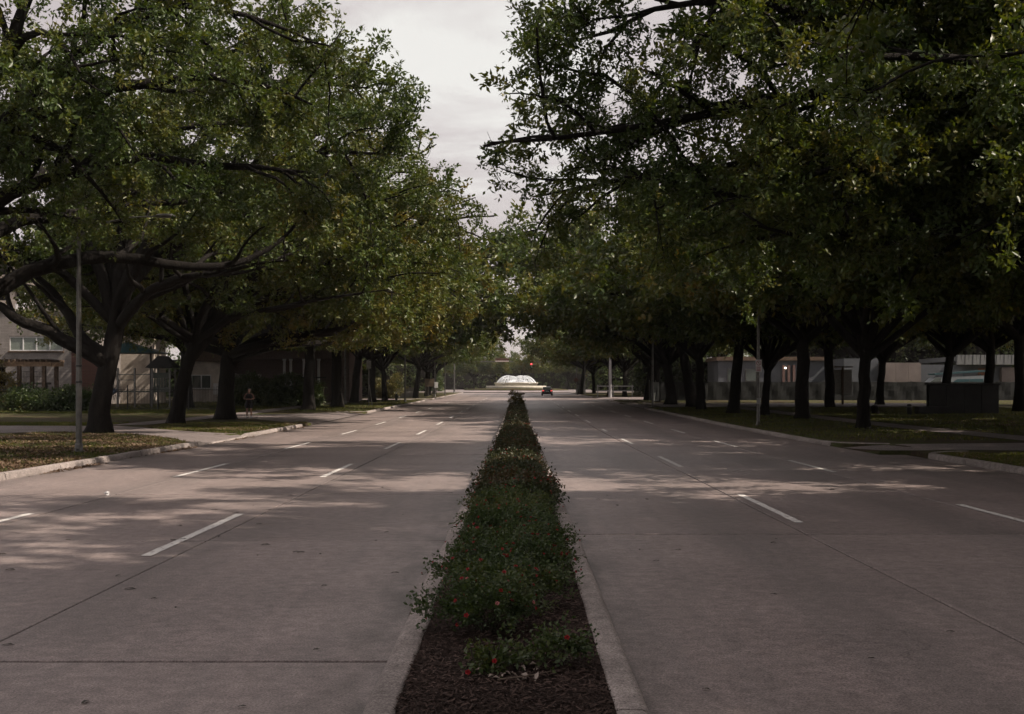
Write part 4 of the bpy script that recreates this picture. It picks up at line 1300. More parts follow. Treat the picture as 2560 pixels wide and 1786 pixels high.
# ------------------------------------------------------------------ street lamps
def lamp_meshes():
    p = MB().tube([(0, 0, 0), (0, 0, 3), (0, 0, 6), (0, 0, 9)], [.095, .085, .07, .055], 12)
    base = MB().lathe((0, 0, 0), [(.17, 0), (.17, .04), (.12, .06), (.115, .3), (.098, .34)], 12)
    base.box(-.06, .06, -.13, -.1, .12, .28)
    band = MB().lathe((0, 0, 2.75), [(.094, 0), (.1, .01), (.1, .06), (.094, .07)], 12)
    band.lathe((0, 0, 3.4), [(.092, 0), (.098, .01), (.098, .05), (.092, .06)], 12)
    arm = MB().tube([(0, 0, 8.6), (.6, 0, 9.1), (1.6, 0, 9.35), (2.4, 0, 9.4)], [.04, .038, .034, .03], 8)
    head = MB()
    head.lathe((0, 0, 0), [(.02, .1), (.12, .08), (.17, 0), (.12, -.06)], 10)
    return [('pole', p.mesh('lamp_pole'), M['grey_metal'], None), ('base', base.mesh('lamp_base'), M['grey_metal'], None), ('band', band.mesh('lamp_band'), M['dark_metal'], None),
            ('arm', arm.mesh('lamp_arm'), M['grey_metal'], None), ('lamp_head', head.mesh('lamp_head'), M['grey_metal'], (2.6, 0, 9.4))]
LM = lamp_meshes()
GLAMP = 'steel street lamps along the avenue'
def street_lamp(x, y, rz, label, s=1.0):
    r = empty('street_lamp', (x, y, ground_z(x, y)), rz); r.scale = (s, s, s)
    for n, me, m, l in LM:
        o = link(n, me, m, r, l)
        if n == 'lamp_head': o.scale = (2, 1, 1)
    tag(r, label, 'street lamp', GLAMP)
    return r
l1 = street_lamp(-12.6, 34.0, 0, 'steel street lamp standing on the verge in front of the forked oak'); l1.scale = (.95, .95, .72)
street_lamp(-16.3, 112.0, 0, 'thin street lamp before the two thick oaks past the drive')
street_lamp(-12.0, 126.5, 0, 'street lamp on the lit lawn beside the hydrant')
street_lamp(-12.0, 172.0, 0, 'far left street lamp next to the brown board')
street_lamp(-12.0, 196.0, 0, 'far left street lamp short of the mast arm', .95)
street_lamp(-12.4, 232.0, 0, 'farthest left street lamp by the roundabout', .95)
street_lamp(11.2, 98.0, math.pi, 'street lamp at the corner of the far right drive')
street_lamp(11.6, 203.0, math.pi, 'far right street lamp beside the utility cabinet')
street_lamp(11.4, 228.0, math.pi, 'farthest right street lamp by the roundabout', .95)

# ------------------------------------------------------------------ leaning temporary sign, hydrant, boards
r = empty('temporary_sign', (-13.0, 103.5, ground_z(-13.0, 103.5)))
MB().bar((0, 0, 0), (.0, 0, 4.1), .06, .06).build('post', M['grey_metal'], r)
MB().bar((.32, -.1, 0), (.05, 0, 1.9), .05, .05).build('brace', M['grey_metal'], r)
MB().box(-.2, .2, -.04, -.01, 3.3, 4.0, .01).build('plate', M['grey_metal'], r)
tag(r, 'grey post with a slanted brace at the kerb beyond the drive', 'sign')

r = empty('fire_hydrant', (-13.6, 133.0, ground_z(-13.6, 133.0)))
hm = simple('hydrant_paint', (.03, .05, .045), .5); 
MB().lathe((0, 0, 0), [(.19, 0), (.19, .05), (.14, .06), (.14, .55), (.18, .57), (.18, .62), (.16, .66), (.12, .76), (.05, .82), (.04, .88)], 12).build('body', hm, r)
MB().tube([(-.26, 0, .45), (.26, 0, .45)], [.065, .065], 8).tube([(0, -.24, .42), (0, 0, .42)], .085, 8).build('outlet', hm, r)
MB().lathe((.27, 0, .45), [(.06, -.06), (.08, -.05), (.08, .05), (.06, .06)], 8).build('cap', M['white_metal'], r)
tag(r, 'dark fire hydrant with a pale cap on the lit lawn', 'hydrant')

board = simple('brown_board', (.12, .09, .06), .7)
r = empty('brown_board', (-11.9, 160.0, ground_z(-11.9, 160.0)))
for x in (-.5, .5): MB().box(x - .05, x + .05, -.05, .05, 0, 2.6).build('post', M['grey_metal'], r)
MB().box(-.62, .62, -.1, -.055, 1.5, 2.55, .01).build('panel', board, r)
tag(r, 'brown board on two posts at the far left kerb', 'sign')
r = empty('white_sign', (-11.4, 166.0, ground_z(-11.4, 166.0)))
MB().box(-.03, .03, -.03, .03, 0, 2.1).build('post', M['grey_metal'], r)
MB().box(-.24, .24, -.07, -.035, 1.3, 2.1, .01).build('plate', M['white_metal'], r)
tag(r, 'small white sign next to the brown board', 'sign')

r = empty('slat_fence', (-15.2, 158.0, ground_z(-15.2, 158.0)))
sm = simple('weathered_slat', (.20, .19, .18), .8)
s_me = MB().box(-.07, .07, -.02, .02, 0, 1.35).mesh('slat'); s_me.materials.append(sm)
for k in range(18): link('slat', s_me, None, r, (-1.5 + k * .17, 0, .05))
MB().box(-1.6, 1.5, .025, .07, .3, .4).box(-1.6, 1.5, .025, .07, 1.1, 1.2).build('rail', sm, r)
tag(r, 'short weathered slat fence behind the hydrant', 'fence')

r = empty('gatepost', (-18.6, 112.0, ground_z(-18.6, 112.0)))
MB().box(-.26, .26, -.26, .26, 0, 1.55, .02).build('shaft', simple('pale_stone', (.42, .36, .28), .8), r)
MB().box(-.32, .32, -.32, .32, 1.55, 1.66, .02).build('cap', simple('pale_cap', (.45, .4, .33), .8), r)
tag(r, 'pale stone gatepost in a sun patch between two thick oaks', 'gatepost')

# ------------------------------------------------------------------ shrubs and hedges
def leafy_block(name, x0, x1, y0, y1, h, n, seed, label, cat, T=None, mat=None, rough=.15):
    g = np.random.default_rng(seed); T = T_MID if T is None else T
    SP = []; SD = []
    xm, ym = (x0 + x1) / 2, (y0 + y1) / 2
    for k in range(n):
        f = g.integers(0, 10)
        if f < 6: p = np.array([g.uniform(x0, x1), y0, g.uniform(.05, h)]); d = np.array([0, -1.0, .2])
        elif f < 8: p = np.array([g.uniform(x0, x1), g.uniform(y0, y1), h]); d = np.array([0, 0, 1.0])
        else: p = np.array([x0 if f == 8 else x1, g.uniform(y0, y1), g.uniform(.05, h)]); d = np.array([-1.0 if f == 8 else 1.0, 0, .2])
        bump = 1 + rough * math.sin(p[0] * 1.7 + seed) 
        p[2] *= bump
        SP.append(p - np.array([xm, ym, 0]) + g.normal(0, rough * .6, 3)); SD.append(d + g.normal(0, .5, 3))
    V, tone = place_sprays(np.array(SP), np.array(SD), T, seed)
    r = empty(name, (xm, ym, ground_z(xm, ym)))
    link('foliage', leaves_mesh('hedge_foliage', V, tone, mat or M['oak_leaf']), None, r)
    c = MB().box(x0 - xm + .25, x1 - xm - .25, y0 - ym + .25, y1 - ym - .25, 0, h - .25)
    c.build('branches', M['bark'], r)
    tag(r, label, cat)
    return r
leafy_block('hedge', -25.5, -17.9, 104, 106, 2.05, 900, 61, 'long dark clipped hedge behind the walker', 'hedge', mat=M['rose_leaf'])
leafy_block('hedge', -36.6, -31.2, 84.5, 86.5, 1.05, 500, 62, 'low dark hedge before the brick pier', 'hedge', mat=M['rose_leaf'])
leafy_block('shrub', -45.5, -41.6, 95.6, 97, 3.6, 420, 63, 'yellow-green shrub beside the pergola', 'shrub', mat=M['gold_leaf'], rough=.4)
leafy_block('shrub', -17.2, -15.2, 148.6, 150.5, 2.4, 220, 64, 'pale green shrub beyond the side street', 'shrub', mat=M['gold_leaf'], rough=.4)
leafy_block('hedge', -34, -25.5, 131, 133, 1.5, 500, 66, 'flowering border along the far edge of the lit lawn', 'hedge', mat=M['gold_leaf'], rough=.25)
leafy_block('hedge', -60, -21, 167, 171, 5.5, 900, 67, 'tall dark hedge closing the side street on the left', 'hedge', T_HEDGE, M['rose_leaf'], .3)
leafy_block('hedge', 20, 42, 188, 192, 5.5, 700, 68, 'tall dark hedge behind the paved yard', 'hedge', T_HEDGE, M['rose_leaf'], .3)
leafy_block('hedge', 42, 105, 186, 191, 9.5, 1100, 72, 'tall dark tree belt behind the warehouse', 'hedge', T_HEDGE, M['rose_leaf'], .25)
leafy_block('hedge', -120, 120, 372, 378, 7.5, 1900, 71, 'dark belt of shrubs behind the fountain', 'hedge', T_HEDGE, M['rose_leaf'], .3)
leafy_block('hedge', -90, -18, 262, 268, 6, 1200, 69, 'dark hedge along the left of the roundabout', 'hedge', T_HEDGE, M['rose_leaf'], .3)
leafy_block('hedge', 18, 90, 262, 268, 6, 1200, 70, 'dark hedge along the right of the roundabout', 'hedge', T_HEDGE, M['rose_leaf'], .3)

# ------------------------------------------------------------------ iron railings
def railings(name, xa, xb, y, label, pw=2.4, h=1.75):
    r = empty(name, (xa, y, ground_z(xa, y)))
    n = max(1, round((xb - xa) / pw)); pw = (xb - xa) / n
    post = MB().box(-.04, .04, -.04, .04, 0, h + .08).lathe((0, 0, h + .08), [(.05, 0), (.05, .03), (.0, .09)], 6).mesh('post'); post.materials.append(M['black'])
    pm = MB()
    pm.box(.04, pw - .04, -.015, .015, .15, .19).box(.04, pw - .04, -.015, .015, h - .22, h - .18)
    q = .12
    while q < pw - .08:
        pm.box(q - .009, q + .009, -.009, .009, .05, h)
        pm.add([(q - .014, -.014, h), (q + .014, -.014, h), (q + .014, .014, h), (q - .014, .014, h), (q, 0, h + .07)], [(0, 1, 4), (1, 2, 4), (2, 3, 4), (3, 0, 4)])
        q += .115
    pm = pm.mesh('picket_panel'); pm.materials.append(M['black'])
    for k in range(n + 1): link('post', post, None, r, (k * pw, 0, 0))
    for k in range(n):
        o = link('picket_panel', pm, None, r, (k * pw, 0, 0)); o['kind'] = 'stuff'
    tag(r, label, 'fence')
railings('iron_railings', -50, -37.6, 91.5, 'black iron railings below the pergola and brick wall')
railings('iron_railings', -35.8, -22.2, 88.0, 'black iron railings round the playground')

# ------------------------------------------------------------------ school block and its yard
def brick_mat(name, c1, c2, mortar, scale=1.0, var=.35):
    m, t, o = new_mat(name)
    b = nd(t, 'ShaderNodeBsdfPrincipled', Roughness=.9)
    v = pos(t)
    sp = nd(t, 'ShaderNodeSeparateXYZ'); t.links.new(v, sp.inputs[0])
    cb = nd(t, 'ShaderNodeCombineXYZ')
    ad = nd(t, 'ShaderNodeMath', operation='ADD'); t.links.new(sp.outputs[0], ad.inputs[0]); t.links.new(sp.outputs[1], ad.inputs[1])
    t.links.new(ad.outputs[0], cb.inputs[0]); t.links.new(sp.outputs[2], cb.inputs[1])
    br_ = nd(t, 'ShaderNodeTexBrick', Scale=scale)
    br_.inputs['Color1'].default_value = (*c1, 1); br_.inputs['Color2'].default_value = (*c2, 1); br_.inputs['Mortar'].default_value = (*mortar, 1)
    br_.inputs['Brick Width'].default_value = .6; br_.inputs['Row Height'].default_value = .15; br_.inputs['Mortar Size'].default_value = .012
    t.links.new(cb.outputs[0], br_.inputs['Vector'])
    st = noise(t, mapping(t, v, (1, 1, .35)), .8, 6, .65)
    c = mixc(t, 1.0, br_.outputs[0], ramp(t, st, [(.3, (1 - var,) * 3), (.7, (1.15,) * 3)]), 'MULTIPLY')
    t.links.new(c, b.inputs['Base Color'])
    bp = nd(t, 'ShaderNodeBump', Strength=.4, Distance=.02); t.links.new(br_.outputs['Fac'], bp.inputs['Height']); bp.invert = True
    t.links.new(bp.outputs[0], b.inputs['Normal'])
    t.links.new(b.outputs[0], o.inputs['Surface'])
    return m
M['grey_brick'] = brick_mat('grey_brick', (.25, .225, .21), (.205, .185, .172), (.16, .145, .135))
M['red_brick'] = brick_mat('red_brick', (.16, .07, .05), (.12, .055, .042), (.1, .08, .07))
M['pale_wall'] = simple('pale_wall', (.42, .37, .32), .85, .35, .8)
M['glass'] = simple('window_glass', (.05, .065, .055), .12, .3, 2, 0, spec=.8)
M['blind_glass'] = simple('blind_behind_glass', (.17, .2, .17), .25, .15, 9, 0, spec=.6)
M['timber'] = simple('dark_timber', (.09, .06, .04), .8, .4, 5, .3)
M['timber_lit'] = simple('lit_timber', (.24, .16, .10), .8, .3, 5, .3)  # lit copy of the dark timber, sunlight put into the colour
M['beige'] = simple('beige_render', (.36, .31, .27), .85, .2, .6)
M['shade_fill'] = simple('painted_shade', (.02, .02, .02), .9, .2, 2, 0)  # near-black that stands in for the shade inside openings

X0, YB = -39.4, 108.0
zb = ground_z(X0, YB)
r = empty('school_block', (X0, YB, zb))
w0, w1, wz0, wz1 = -6.95, -2.1, 5.45 - zb, 6.75 - zb        # window opening
wall = MB()
H_ = 9.05 - zb
wall.box(-24, w0, 0, 14, 0, H_).box(w1, 0, 0, 14, 0, H_).box(w0, w1, 0, 14, 0, wz0).box(w0, w1, 0, 14, wz1, H_).box(w0, w1, .45, 14, wz0, wz1)
wall.build('wall', M['grey_brick'], r)
MB().box(-24.1, .1, -.12, 14.1, H_ + .002, H_ + .18).build('coping', M['pale_wall'], r)
MB().box(w0 - .12, w1 + .12, -.14, .12, wz0 - .14, wz0 - .003).build('sill', M['timber'], r)
wn = MB()
for k in range(5):
    xx = w0 + (w1 - w0) * k / 4
    wn.box(xx - .05, xx + .05, .05, .16, wz0, wz1)
wn.box(w0, w1, .06, .15, wz0, wz0 + .09).box(w0, w1, .06, .15, wz1 - .09, wz1)
f = wn.build('window', M['white_metal'], r)
for k in range(4):
    a = w0 + (w1 - w0) * k / 4 + .05; b = w0 + (w1 - w0) * (k + 1) / 4 - .05
    MB().box(a, b, .11, .13, wz0 + .09, wz1 - .09).build('pane', M['blind_glass'], f)
for k, (px, hh) in enumerate([(42, .9), (58, 1.35), (82, .7)]):
    x = (px - 1293) / F * 111 - X0
    o = MB().tube([(x, 3, H_ + .1), (x, 3, H_ + hh * 1.0), (x + .15, 3, H_ + hh * 1.25), (x + .5, 3, H_ + hh * 1.32), (x + .85, 3, H_ + hh * 1.2), (x + .9, 3, H_ + hh * .6)], .17 + .05 * (k == 1), 10).build('roof_pipe', M['white_metal'], r)
MB().box(.01, 3.2, 9.5, 13.8, 0, H_ - .25).build('side_wing', M['pale_wall'], r)
tag(r, 'two-storey grey brick block with white pipes on its flat roof', 'building')

r = empty('brick_pier', (-38.2, 104.0, ground_z(-38.2, 104)))
MB().box(-1.0, 1.7, 0, 1.5, 0, 4.75).build('shaft', M['red_brick'], r)
MB().box(-1.08, 1.78, -.08, 1.58, 4.752, 4.9).build('cap', M['pale_wall'], r)
MB().box(-3.2, 2.6, -.6, -.2, 0, 1.0).build('low_wall', M['red_brick'], r)
tag(r, 'red brick pier and low wall half hidden by the lamp and first oak', 'wall')

# pergola and outdoor stair
yP = 97.5; zp = ground_z(-40, yP)
r = empty('pergola', (-42.5, yP, zp))
for px in (-4.0, 1.45, 3.5):
    for yy in (0, 2.6):
        MB().box(px - .14, px + .14, yy - .14, yy + .14, 0, 3.45).build('post', M['timber'], r)
for yy in (0, 2.6):
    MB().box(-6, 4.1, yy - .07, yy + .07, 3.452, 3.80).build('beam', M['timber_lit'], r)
raf = MB().box(-.05, .05, -.6, 3.2, 0, .2).mesh('rafter'); raf.materials.append(M['timber'])
for k in range(21): link('rafter', raf, None, r, (-5.9 + k * .49, 0, 3.803))
tag(r, 'timber pergola with closely set rafters before the brick block', 'pergola')

yS = 102.5; zs = ground_z(-42, yS)
r = empty('outdoor_stair', (-42.0, yS, zs))
st = MB()
for k in range(12): st.box(-5.6 + k * .36, -5.2 + k * .36, 0, 1.2, .10 + k * .165, .15 + k * .165)
st.build('tread', M['grey_metal'], r)
MB().bar((-5.7, -.05, .0), (-1.25, -.05, 2.0), .06, .28).bar((-5.7, 1.25, .0), (-1.25, 1.25, 2.0), .06, .28).build('stringer', M['dark_metal'], r)
MB().box(-1.25, 1.1, -.1, 1.3, 1.92, 2.08).build('landing', M['grey_metal'], r)
for x in (-1.1, 1.0): MB().box(x - .07, x + .07, .5, .64, 0, 1.92).build('column', M['dark_metal'], r)
rl = MB()
for z in (2.6, 3.05): rl.tube([(-1.2, -.08, z), (1.08, -.08, z)], .025, 6).tube([(-5.6, -.08, z - 2), (-1.2, -.08, z)], .025, 6)
for k in range(11): rl.tube([(-1.2 + k * .228, -.08, 2.08), (-1.2 + k * .228, -.08, 3.05)], .014, 4)
for k in range(16): rl.tube([(-5.5 + k * .28, -.08, .15 + k * .127), (-5.5 + k * .28, -.08, 1.1 + k * .127)], .014, 4)
rl.build('railing', M['grey_metal'], r)
tag(r, 'grey metal stair and landing with thin railings behind the pergola', 'stair')

r = empty('bin', (-41.8, 92.6, ground_z(-41.8, 92.6)))
MB().lathe((0, 0, 0), [(.30, 0), (.34, .05), (.40, .95), (.42, 1.0)], 12).build('body', simple('dark_red_bin', (.07, .015, .018), .5), r)
MB().lathe((0, 0, 1.0), [(.44, 0), (.44, .05), (.3, .14), (.0, .16)], 12).build('lid', simple('bin_lid', (.2, .17, .16), .5), r)
tag(r, 'dark red bin behind the railings at the left edge', 'bin')

# parking structure far behind
yG = 152.0; zg = ground_z(-58, yG)
r = empty('parking_structure', (-58, yG, zg))
for k in range(5):
    MB().box(-26, 6, 0, 24, 4.2 + k * 3.3, 6.0 + k * 3.3).build('deck', M['beige'], r)
for k in range(6):
    MB().box(-25.6 + k * 6.1, -25.0 + k * 6.1, .3, .9, 0, 19.2).build('column', M['pale_wall'], r)
MB().box(-25.5, 5.5, 9, 10, 0, 18).build('shade_backing', M['shade_fill'], r)  # dark sheet standing in for the shade in the deck gaps
tag(r, 'beige parking structure with dark deck gaps above the brick block', 'building')

# covered walkway, playground, annex
yW = 118.0; zw = ground_z(-38, yW)
r = empty('covered_walkway', (-38, yW, zw))
MB().box(-4.5, 1.4, 0, 3.4, 3.3, 3.62).build('roof', M['pale_wall'], r)
for k in range(4): MB().box(-4.2 + k * 1.75, -3.95 + k * 1.75, .2, .45, 0, 3.3).build('column', M['pale_wall'], r)
MB().box(-4.5, 1.4, 3.4, 3.6, 0, 3.3).build('shade_backing', M['shade_fill'], r)  # dark sheet standing in for the shade under the walkway roof
tag(r, 'pale flat-roofed walkway behind the playground', 'walkway')

yY = 98.0; zy = ground_z(-31, yY)
r = empty('play_tower', (-31.0, yY, zy))
teal = simple('teal_canvas', (.012, .06, .066), .6); blue = simple('blue_plastic', (.015, .05, .10), .35); olive = simple('olive_plastic', (.06, .07, .055), .5)
for x in (-2.1, -.7, .75, 2.2): MB().box(x - .07, x + .07, -.07, .07, 0, 3.3).build('post', M['grey_metal'], r)
for x in (.75, 2.2): MB().box(x - .07, x + .07, 1.5, 1.64, 0, 3.3).build('post', M['grey_metal'], r)
MB().box(-2.1, 2.2, 0, 1.5, 1.28, 1.4).build('deck', olive, r)
pn = MB()
for k in range(6): pn.box(.9 + k * .2, 1.03 + k * .2, -.03, .03, 1.4, 2.9)
pn.box(.85, 2.1, -.028, .028, 2.45, 2.9).box(.85, 2.1, -.028, .028, 1.42, 1.7)
pn.build('panel', olive, r)
MB().add([(.3, -.5, 3.3), (2.6, -.5, 3.3), (2.6, 2.0, 3.3), (.3, 2.0, 3.3), (1.0, .7, 4.3), (1.9, .7, 4.3)], [(0, 1, 5, 4), (1, 2, 5), (2, 3, 4, 5), (3, 0, 4), (3, 2, 1, 0)]).build('roof', M['dark_metal'], r)
sl = MB()
for y0 in (-.3, .3):
    sl.bar((-2.2, y0, 1.5), (-3.9, y0, .3), .06, .28)
sl.bar((-2.2, 0, 1.38), (-3.9, 0, .18), .56, .05)
sl.build('slide', blue, r)
MB().tube([(-2.1, 0, 2.3), (-.7, 0, 2.3)], .03, 6).tube([(-2.1, 0, 2.75), (.75, 0, 2.75)], .03, 6).build('rail', teal, r)
tag(r, 'playground tower with dark pitched roof and blue slide', 'play tower')
r = empty('shade_canopy', (-33.0, 102.0, ground_z(-33, 102)))
for x in (-2.6, 1.4): MB().tube([(x, 0, 0), (x, 0, 5.2)], .09, 8).build('post', M['dark_metal'], r)
MB().add([(-3.6, -2, 4.6), (2.6, -2, 4.6), (2.6, 2, 4.6), (-3.6, 2, 4.6), (-.5, 0, 5.6)], [(0, 1, 4), (1, 2, 4), (2, 3, 4), (3, 0, 4), (3, 2, 1, 0)]).build('canopy', teal, r)
tag(r, 'teal canvas shade canopy over the playground', 'canopy')

r = empty('brick_annex', (-33.5, 126.0, ground_z(-33.5, 126)))
MB().box(-2.2, 2.4, 0, 9, 0, 4.3).build('wall', M['pale_wall'], r)
MB().add([(-2.6, -.4, 4.302), (2.8, -.4, 4.302), (2.8, 9.4, 4.302), (-2.6, 9.4, 4.302), (.1, -.4, 5.9), (.1, 9.4, 5.9)], [(0, 1, 4), (1, 2, 5, 4), (2, 3, 5), (3, 0, 4, 5), (3, 2, 1, 0)]).build('roof', M['timber'], r)
wf = MB().box(-1.2, .9, -.08, -.005, 1.4, 2.9).build('window', M['white_metal'], r)
for a in (-1.1, -.08): MB().box(a, a + .9, -.1, -.082, 1.5, 2.8).build('pane', M['glass'], wf)
MB().box(1.2, 2.2, -.3, -.1, .8, 2.0).build('notice', M['white_metal'], r)
tag(r, 'pale annex with a window behind the railings', 'building')

yH = 129.0; zh = ground_z(-26, yH)
r = empty('portico_building', (-26, yH, zh))
brownw = simple('brown_wall', (.12, .085, .075), .85)
MB().box(-5.4, 7.5, 1.2, 12, 0, 5.6).build('wall', brownw, r)
rb = MB().box(-.12, .12, -.06, .06, 0, 1.3).mesh('rib'); rb.materials.append(M['pale_wall'])
for k in range(10): link('rib', rb, None, r, (-4.9 + k * .29, 1.1, 1.7))
MB().box(-5.35, -4.9, 1.0, 1.19, 1.4, 3.1).build('panel', M['pale_wall'], r)
for x in (.55, 1.25, 2.7, 4.3): MB().lathe((x, .2, 0), [(.22, 0), (.22, .15), (.16, .2), (.14, 4.4), (.2, 4.5), (.2, 4.65)], 10).build('column', M['white_metal'], r)
MB().box(-5.6, 7.7, -.2, 1.2, 4.652, 5.5).build('porch_roof', brownw, r)
MB().box(.2, 5.2, -.1, .0, 2.55, 2.68).build('rail', M['dark_metal'], r)
tag(r, 'brown building with white porch columns behind the dark hedge', 'building')
r = empty('white_house', (-27.5, 160, ground_z(-27.5, 160)))
MB().box(-4, 5, 0, 6, 0, 6.2).build('wall', simple('white_render', (.5, .5, .48), .8), r)
MB().box(-4.4, 5.4, -.4, 6.4, 6.202, 6.6).build('roof', M['timber'], r)
for x in (-2.5, .2, 2.8):
    wf = MB().box(x - .6, x + .6, -.06, -.005, 1.6, 3.2).build('window', M['dark_metal'], r)
    MB().box(x - .5, x + .5, -.08, -.062, 1.7, 3.1).build('pane', M['glass'], wf)
tag(r, 'pale house glimpsed beyond the lit lawn', 'building')
# ------------------------------------------------------------------ sign pole on the right kerb
xs_, ys_ = 11.8, 58.0
r = empty('sign_pole', (xs_, ys_, ground_z(xs_, ys_)))
MB().tube([(0, 0, 0), (0, 0, 3), (0, 0, 7.5)], [.085, .075, .06], 12).build('pole', M['grey_metal'], r)
MB().lathe((0, 0, 0), [(.16, 0), (.16, .04), (.1, .06), (.095, .2)], 12).build('base', M['grey_metal'], r)
sg = MB().box(-.15, .15, -.125, -.105, 2.62, 3.22, .012).build('plate', M['white_metal'], r)
red = simple('sign_red', (.28, .02, .02), .5, .1, 5, 0); blk = M['black']
ring = MB()
for k in range(24):
    a0, a1 = 2 * math.pi * k / 24, 2 * math.pi * (k + 1) / 24
    c0 = Vector((0, -.129, 3.06))
    def q(a, rr): return c0 + Vector((rr * math.cos(a), 0, rr * math.sin(a)))
    ring.add([q(a0, .095), q(a1, .095), q(a1, .12), q(a0, .12)], [(0, 1, 2, 3)])
ring.bar((-.07, -.131, 3.13), (.07, -.131, 2.99), .003, .02)
ring.build('prohibition_ring', red, sg)
MB().bar((-.03, -.128, 2.98), (-.03, -.128, 3.13), .003, .022).bar((-.03, -.128, 3.125), (.03, -.128, 3.105), .003, .02).bar((.03, -.128, 3.1), (-.03, -.128, 3.05), .003, .02).build('symbol', blk, sg)
tx = MB()
for row, z in enumerate((2.83, 2.74, 2.67)):
    for k in range(5): tx.box(-.1 + k * .042, -.072 + k * .042, -.130, -.126, z, z + .05)
tx.build('lettering', red, sg)
MB().box(-.1, .1, -.12, -.095, 1.05, 1.35, .01).build('sticker', simple('grey_sticker', (.3, .3, .3), .5), r)
MB().box(-.12, -.09, -.12, -.08, 2.0, 2.62).build('bracket', M['grey_metal'], r)
tag(r, 'grey steel pole at the right kerb carrying a parking sign', 'sign')

# ------------------------------------------------------------------ screen fence
yF = 130.0; zf_ = ground_z(30, yF)
green = simple('screen_mesh', (.009, .0105, .010), .8, .35, 1.2, .5)
r = empty('screen_fence', (14.5, yF, zf_))
pp = 3.2
def panel_mesh(seed):
    g = random.Random(seed); b = MB(); n = 10
    vs = []
    for j in range(5):
        for i in range(n + 1):
            vs.append((pp * i / n, .05 * math.sin(i * 1.1 + seed) * math.sin(j * .9) + g.uniform(-.015, .015), .12 + 2.05 * j / 4 - (.06 * math.sin(i / n * math.pi) if j == 4 else 0) + (g.uniform(-.02, .02) if j == 4 else 0)))
    b.add(vs, [(j * (n + 1) + i, j * (n + 1) + i + 1, (j + 1) * (n + 1) + i + 1, (j + 1) * (n + 1) + i) for j in range(4) for i in range(n)])
    me = b.mesh('screen_panel'); me.materials.append(green); return me
pms = [panel_mesh(k) for k in range(4)]
pst = MB().tube([(0, .06, 0), (0, .06, 2.35)], .04, 8).mesh('post'); pst.materials.append(M['grey_metal'])
for k in range(17):
    link('screen_panel', pms[k % 4], None, r, (k * pp, 0, 0)); link('post', pst, None, r, (k * pp, 0, 0))
tag(r, 'long construction fence hung with dark green screening', 'fence')
r = empty('side_screen_fence', (14.5, 124.0, ground_z(14.5, 124)), R(78))
lightg = simple('pale_screen', (.05, .055, .05), .8, .3, 1.2, .5)
for k in range(2):
    me = panel_mesh(10 + k); me.materials.clear(); me.materials.append(lightg)
    link('screen_panel', me, None, r, (k * pp - 3, 0, 0)); link('post', pst, None, r, (k * pp - 3, 0, 0))
tag(r, 'lighter end panels of screening beside the far drive', 'fence')

# ------------------------------------------------------------------ warehouse
yW = 152.0; zw = ground_z(50, yW)
r = empty('warehouse', (50, yW, zw))
M['tilt'] = simple('tilt_wall', (.15, .125, .115), .85, .25, .5)
M['slate'] = simple('slate_cladding', (.07, .077, .087), .7, .2, .8)
M['corr'] = simple('corrugated_roof', (.15, .155, .155), .5, .15, .6)
for k in range(3): MB().box(-3 + k * 1.62, -1.4 + k * 1.62, 0, 14, 0, 4.6).build('wall_panel', M['tilt'], r)
MB().box(1.88, 7.3, .3, 14, 0, 4.35).build('clad_wall', M['slate'], r)
MB().box(7.3, 14.0, 1.2, 14, 0, 4.3).build('recess_wall', M['slate'], r)
MB().box(12.4, 16.8, .4, 1.19, 0, 4.0).build('end_wall', M['tilt'], r)
for k in range(22):
    x = 6.4 + k * .5
    MB().prism([(x, 4.352), (x + .5, 4.352), (x + .44, 5.6), (x + .06, 5.6)], 'y', -.3 + .04 * (k % 2), .25).build('roof_sheet', M['corr'], r)
MB().box(6.3, 17.6, .252, 14, 4.8, 5.4).build('roof', M['corr'], r)
MB().box(9.6, 10.8, 1.1, 1.19, 3.0, 3.9).build('panel', simple('rust_panel', (.14, .06, .03), .7), r)
MB().box(-7.5, -3.05, 2, 14, 0, 5.2).build('side_hall', M['slate'], r)
tag(r, 'grey warehouse with a corrugated eave behind the screen fence', 'building')
yQ = 158.0
r = empty('brick_hall', (37, yQ, ground_z(37, yQ)))
pink = simple('pink_brick', (.13, .08, .07), .85, .2, 2)
MB().box(-10, 4.6, 1, 10, 0, 5.0).build('wall', M['slate'], r)
for x in (-1.3, -.6, .1): MB().box(x - .16, x + .16, .6, 1, 0, 4.4).build('pilaster', pink, r)
MB().box(-10.3, 4.9, .5, 10, 5.002, 5.5).build('cornice', M['timber'], r)
for x in (-8, -5.6): 
    wf = MB().box(x - .8, x + .8, .9, .995, 2.2, 3.9).build('window', M['grey_metal'], r)
    MB().box(x - .7, x + .7, .88, .898, 2.3, 3.8).build('pane', M['glass'], wf)
o = MB().lathe((-1.1, .5, 4.0), [(.02, -.12), (.12, -.08), (.16, 0), (.12, .08), (.02, .12)], 10).build('wall_lamp', simple('lit_lamp', (.8, .75, .65), .4, 0, 1, 0, emit=((1, .85, .65), 3.5)), r)
tag(r, 'dark hall with pink brick pilasters and a lit lamp', 'building')

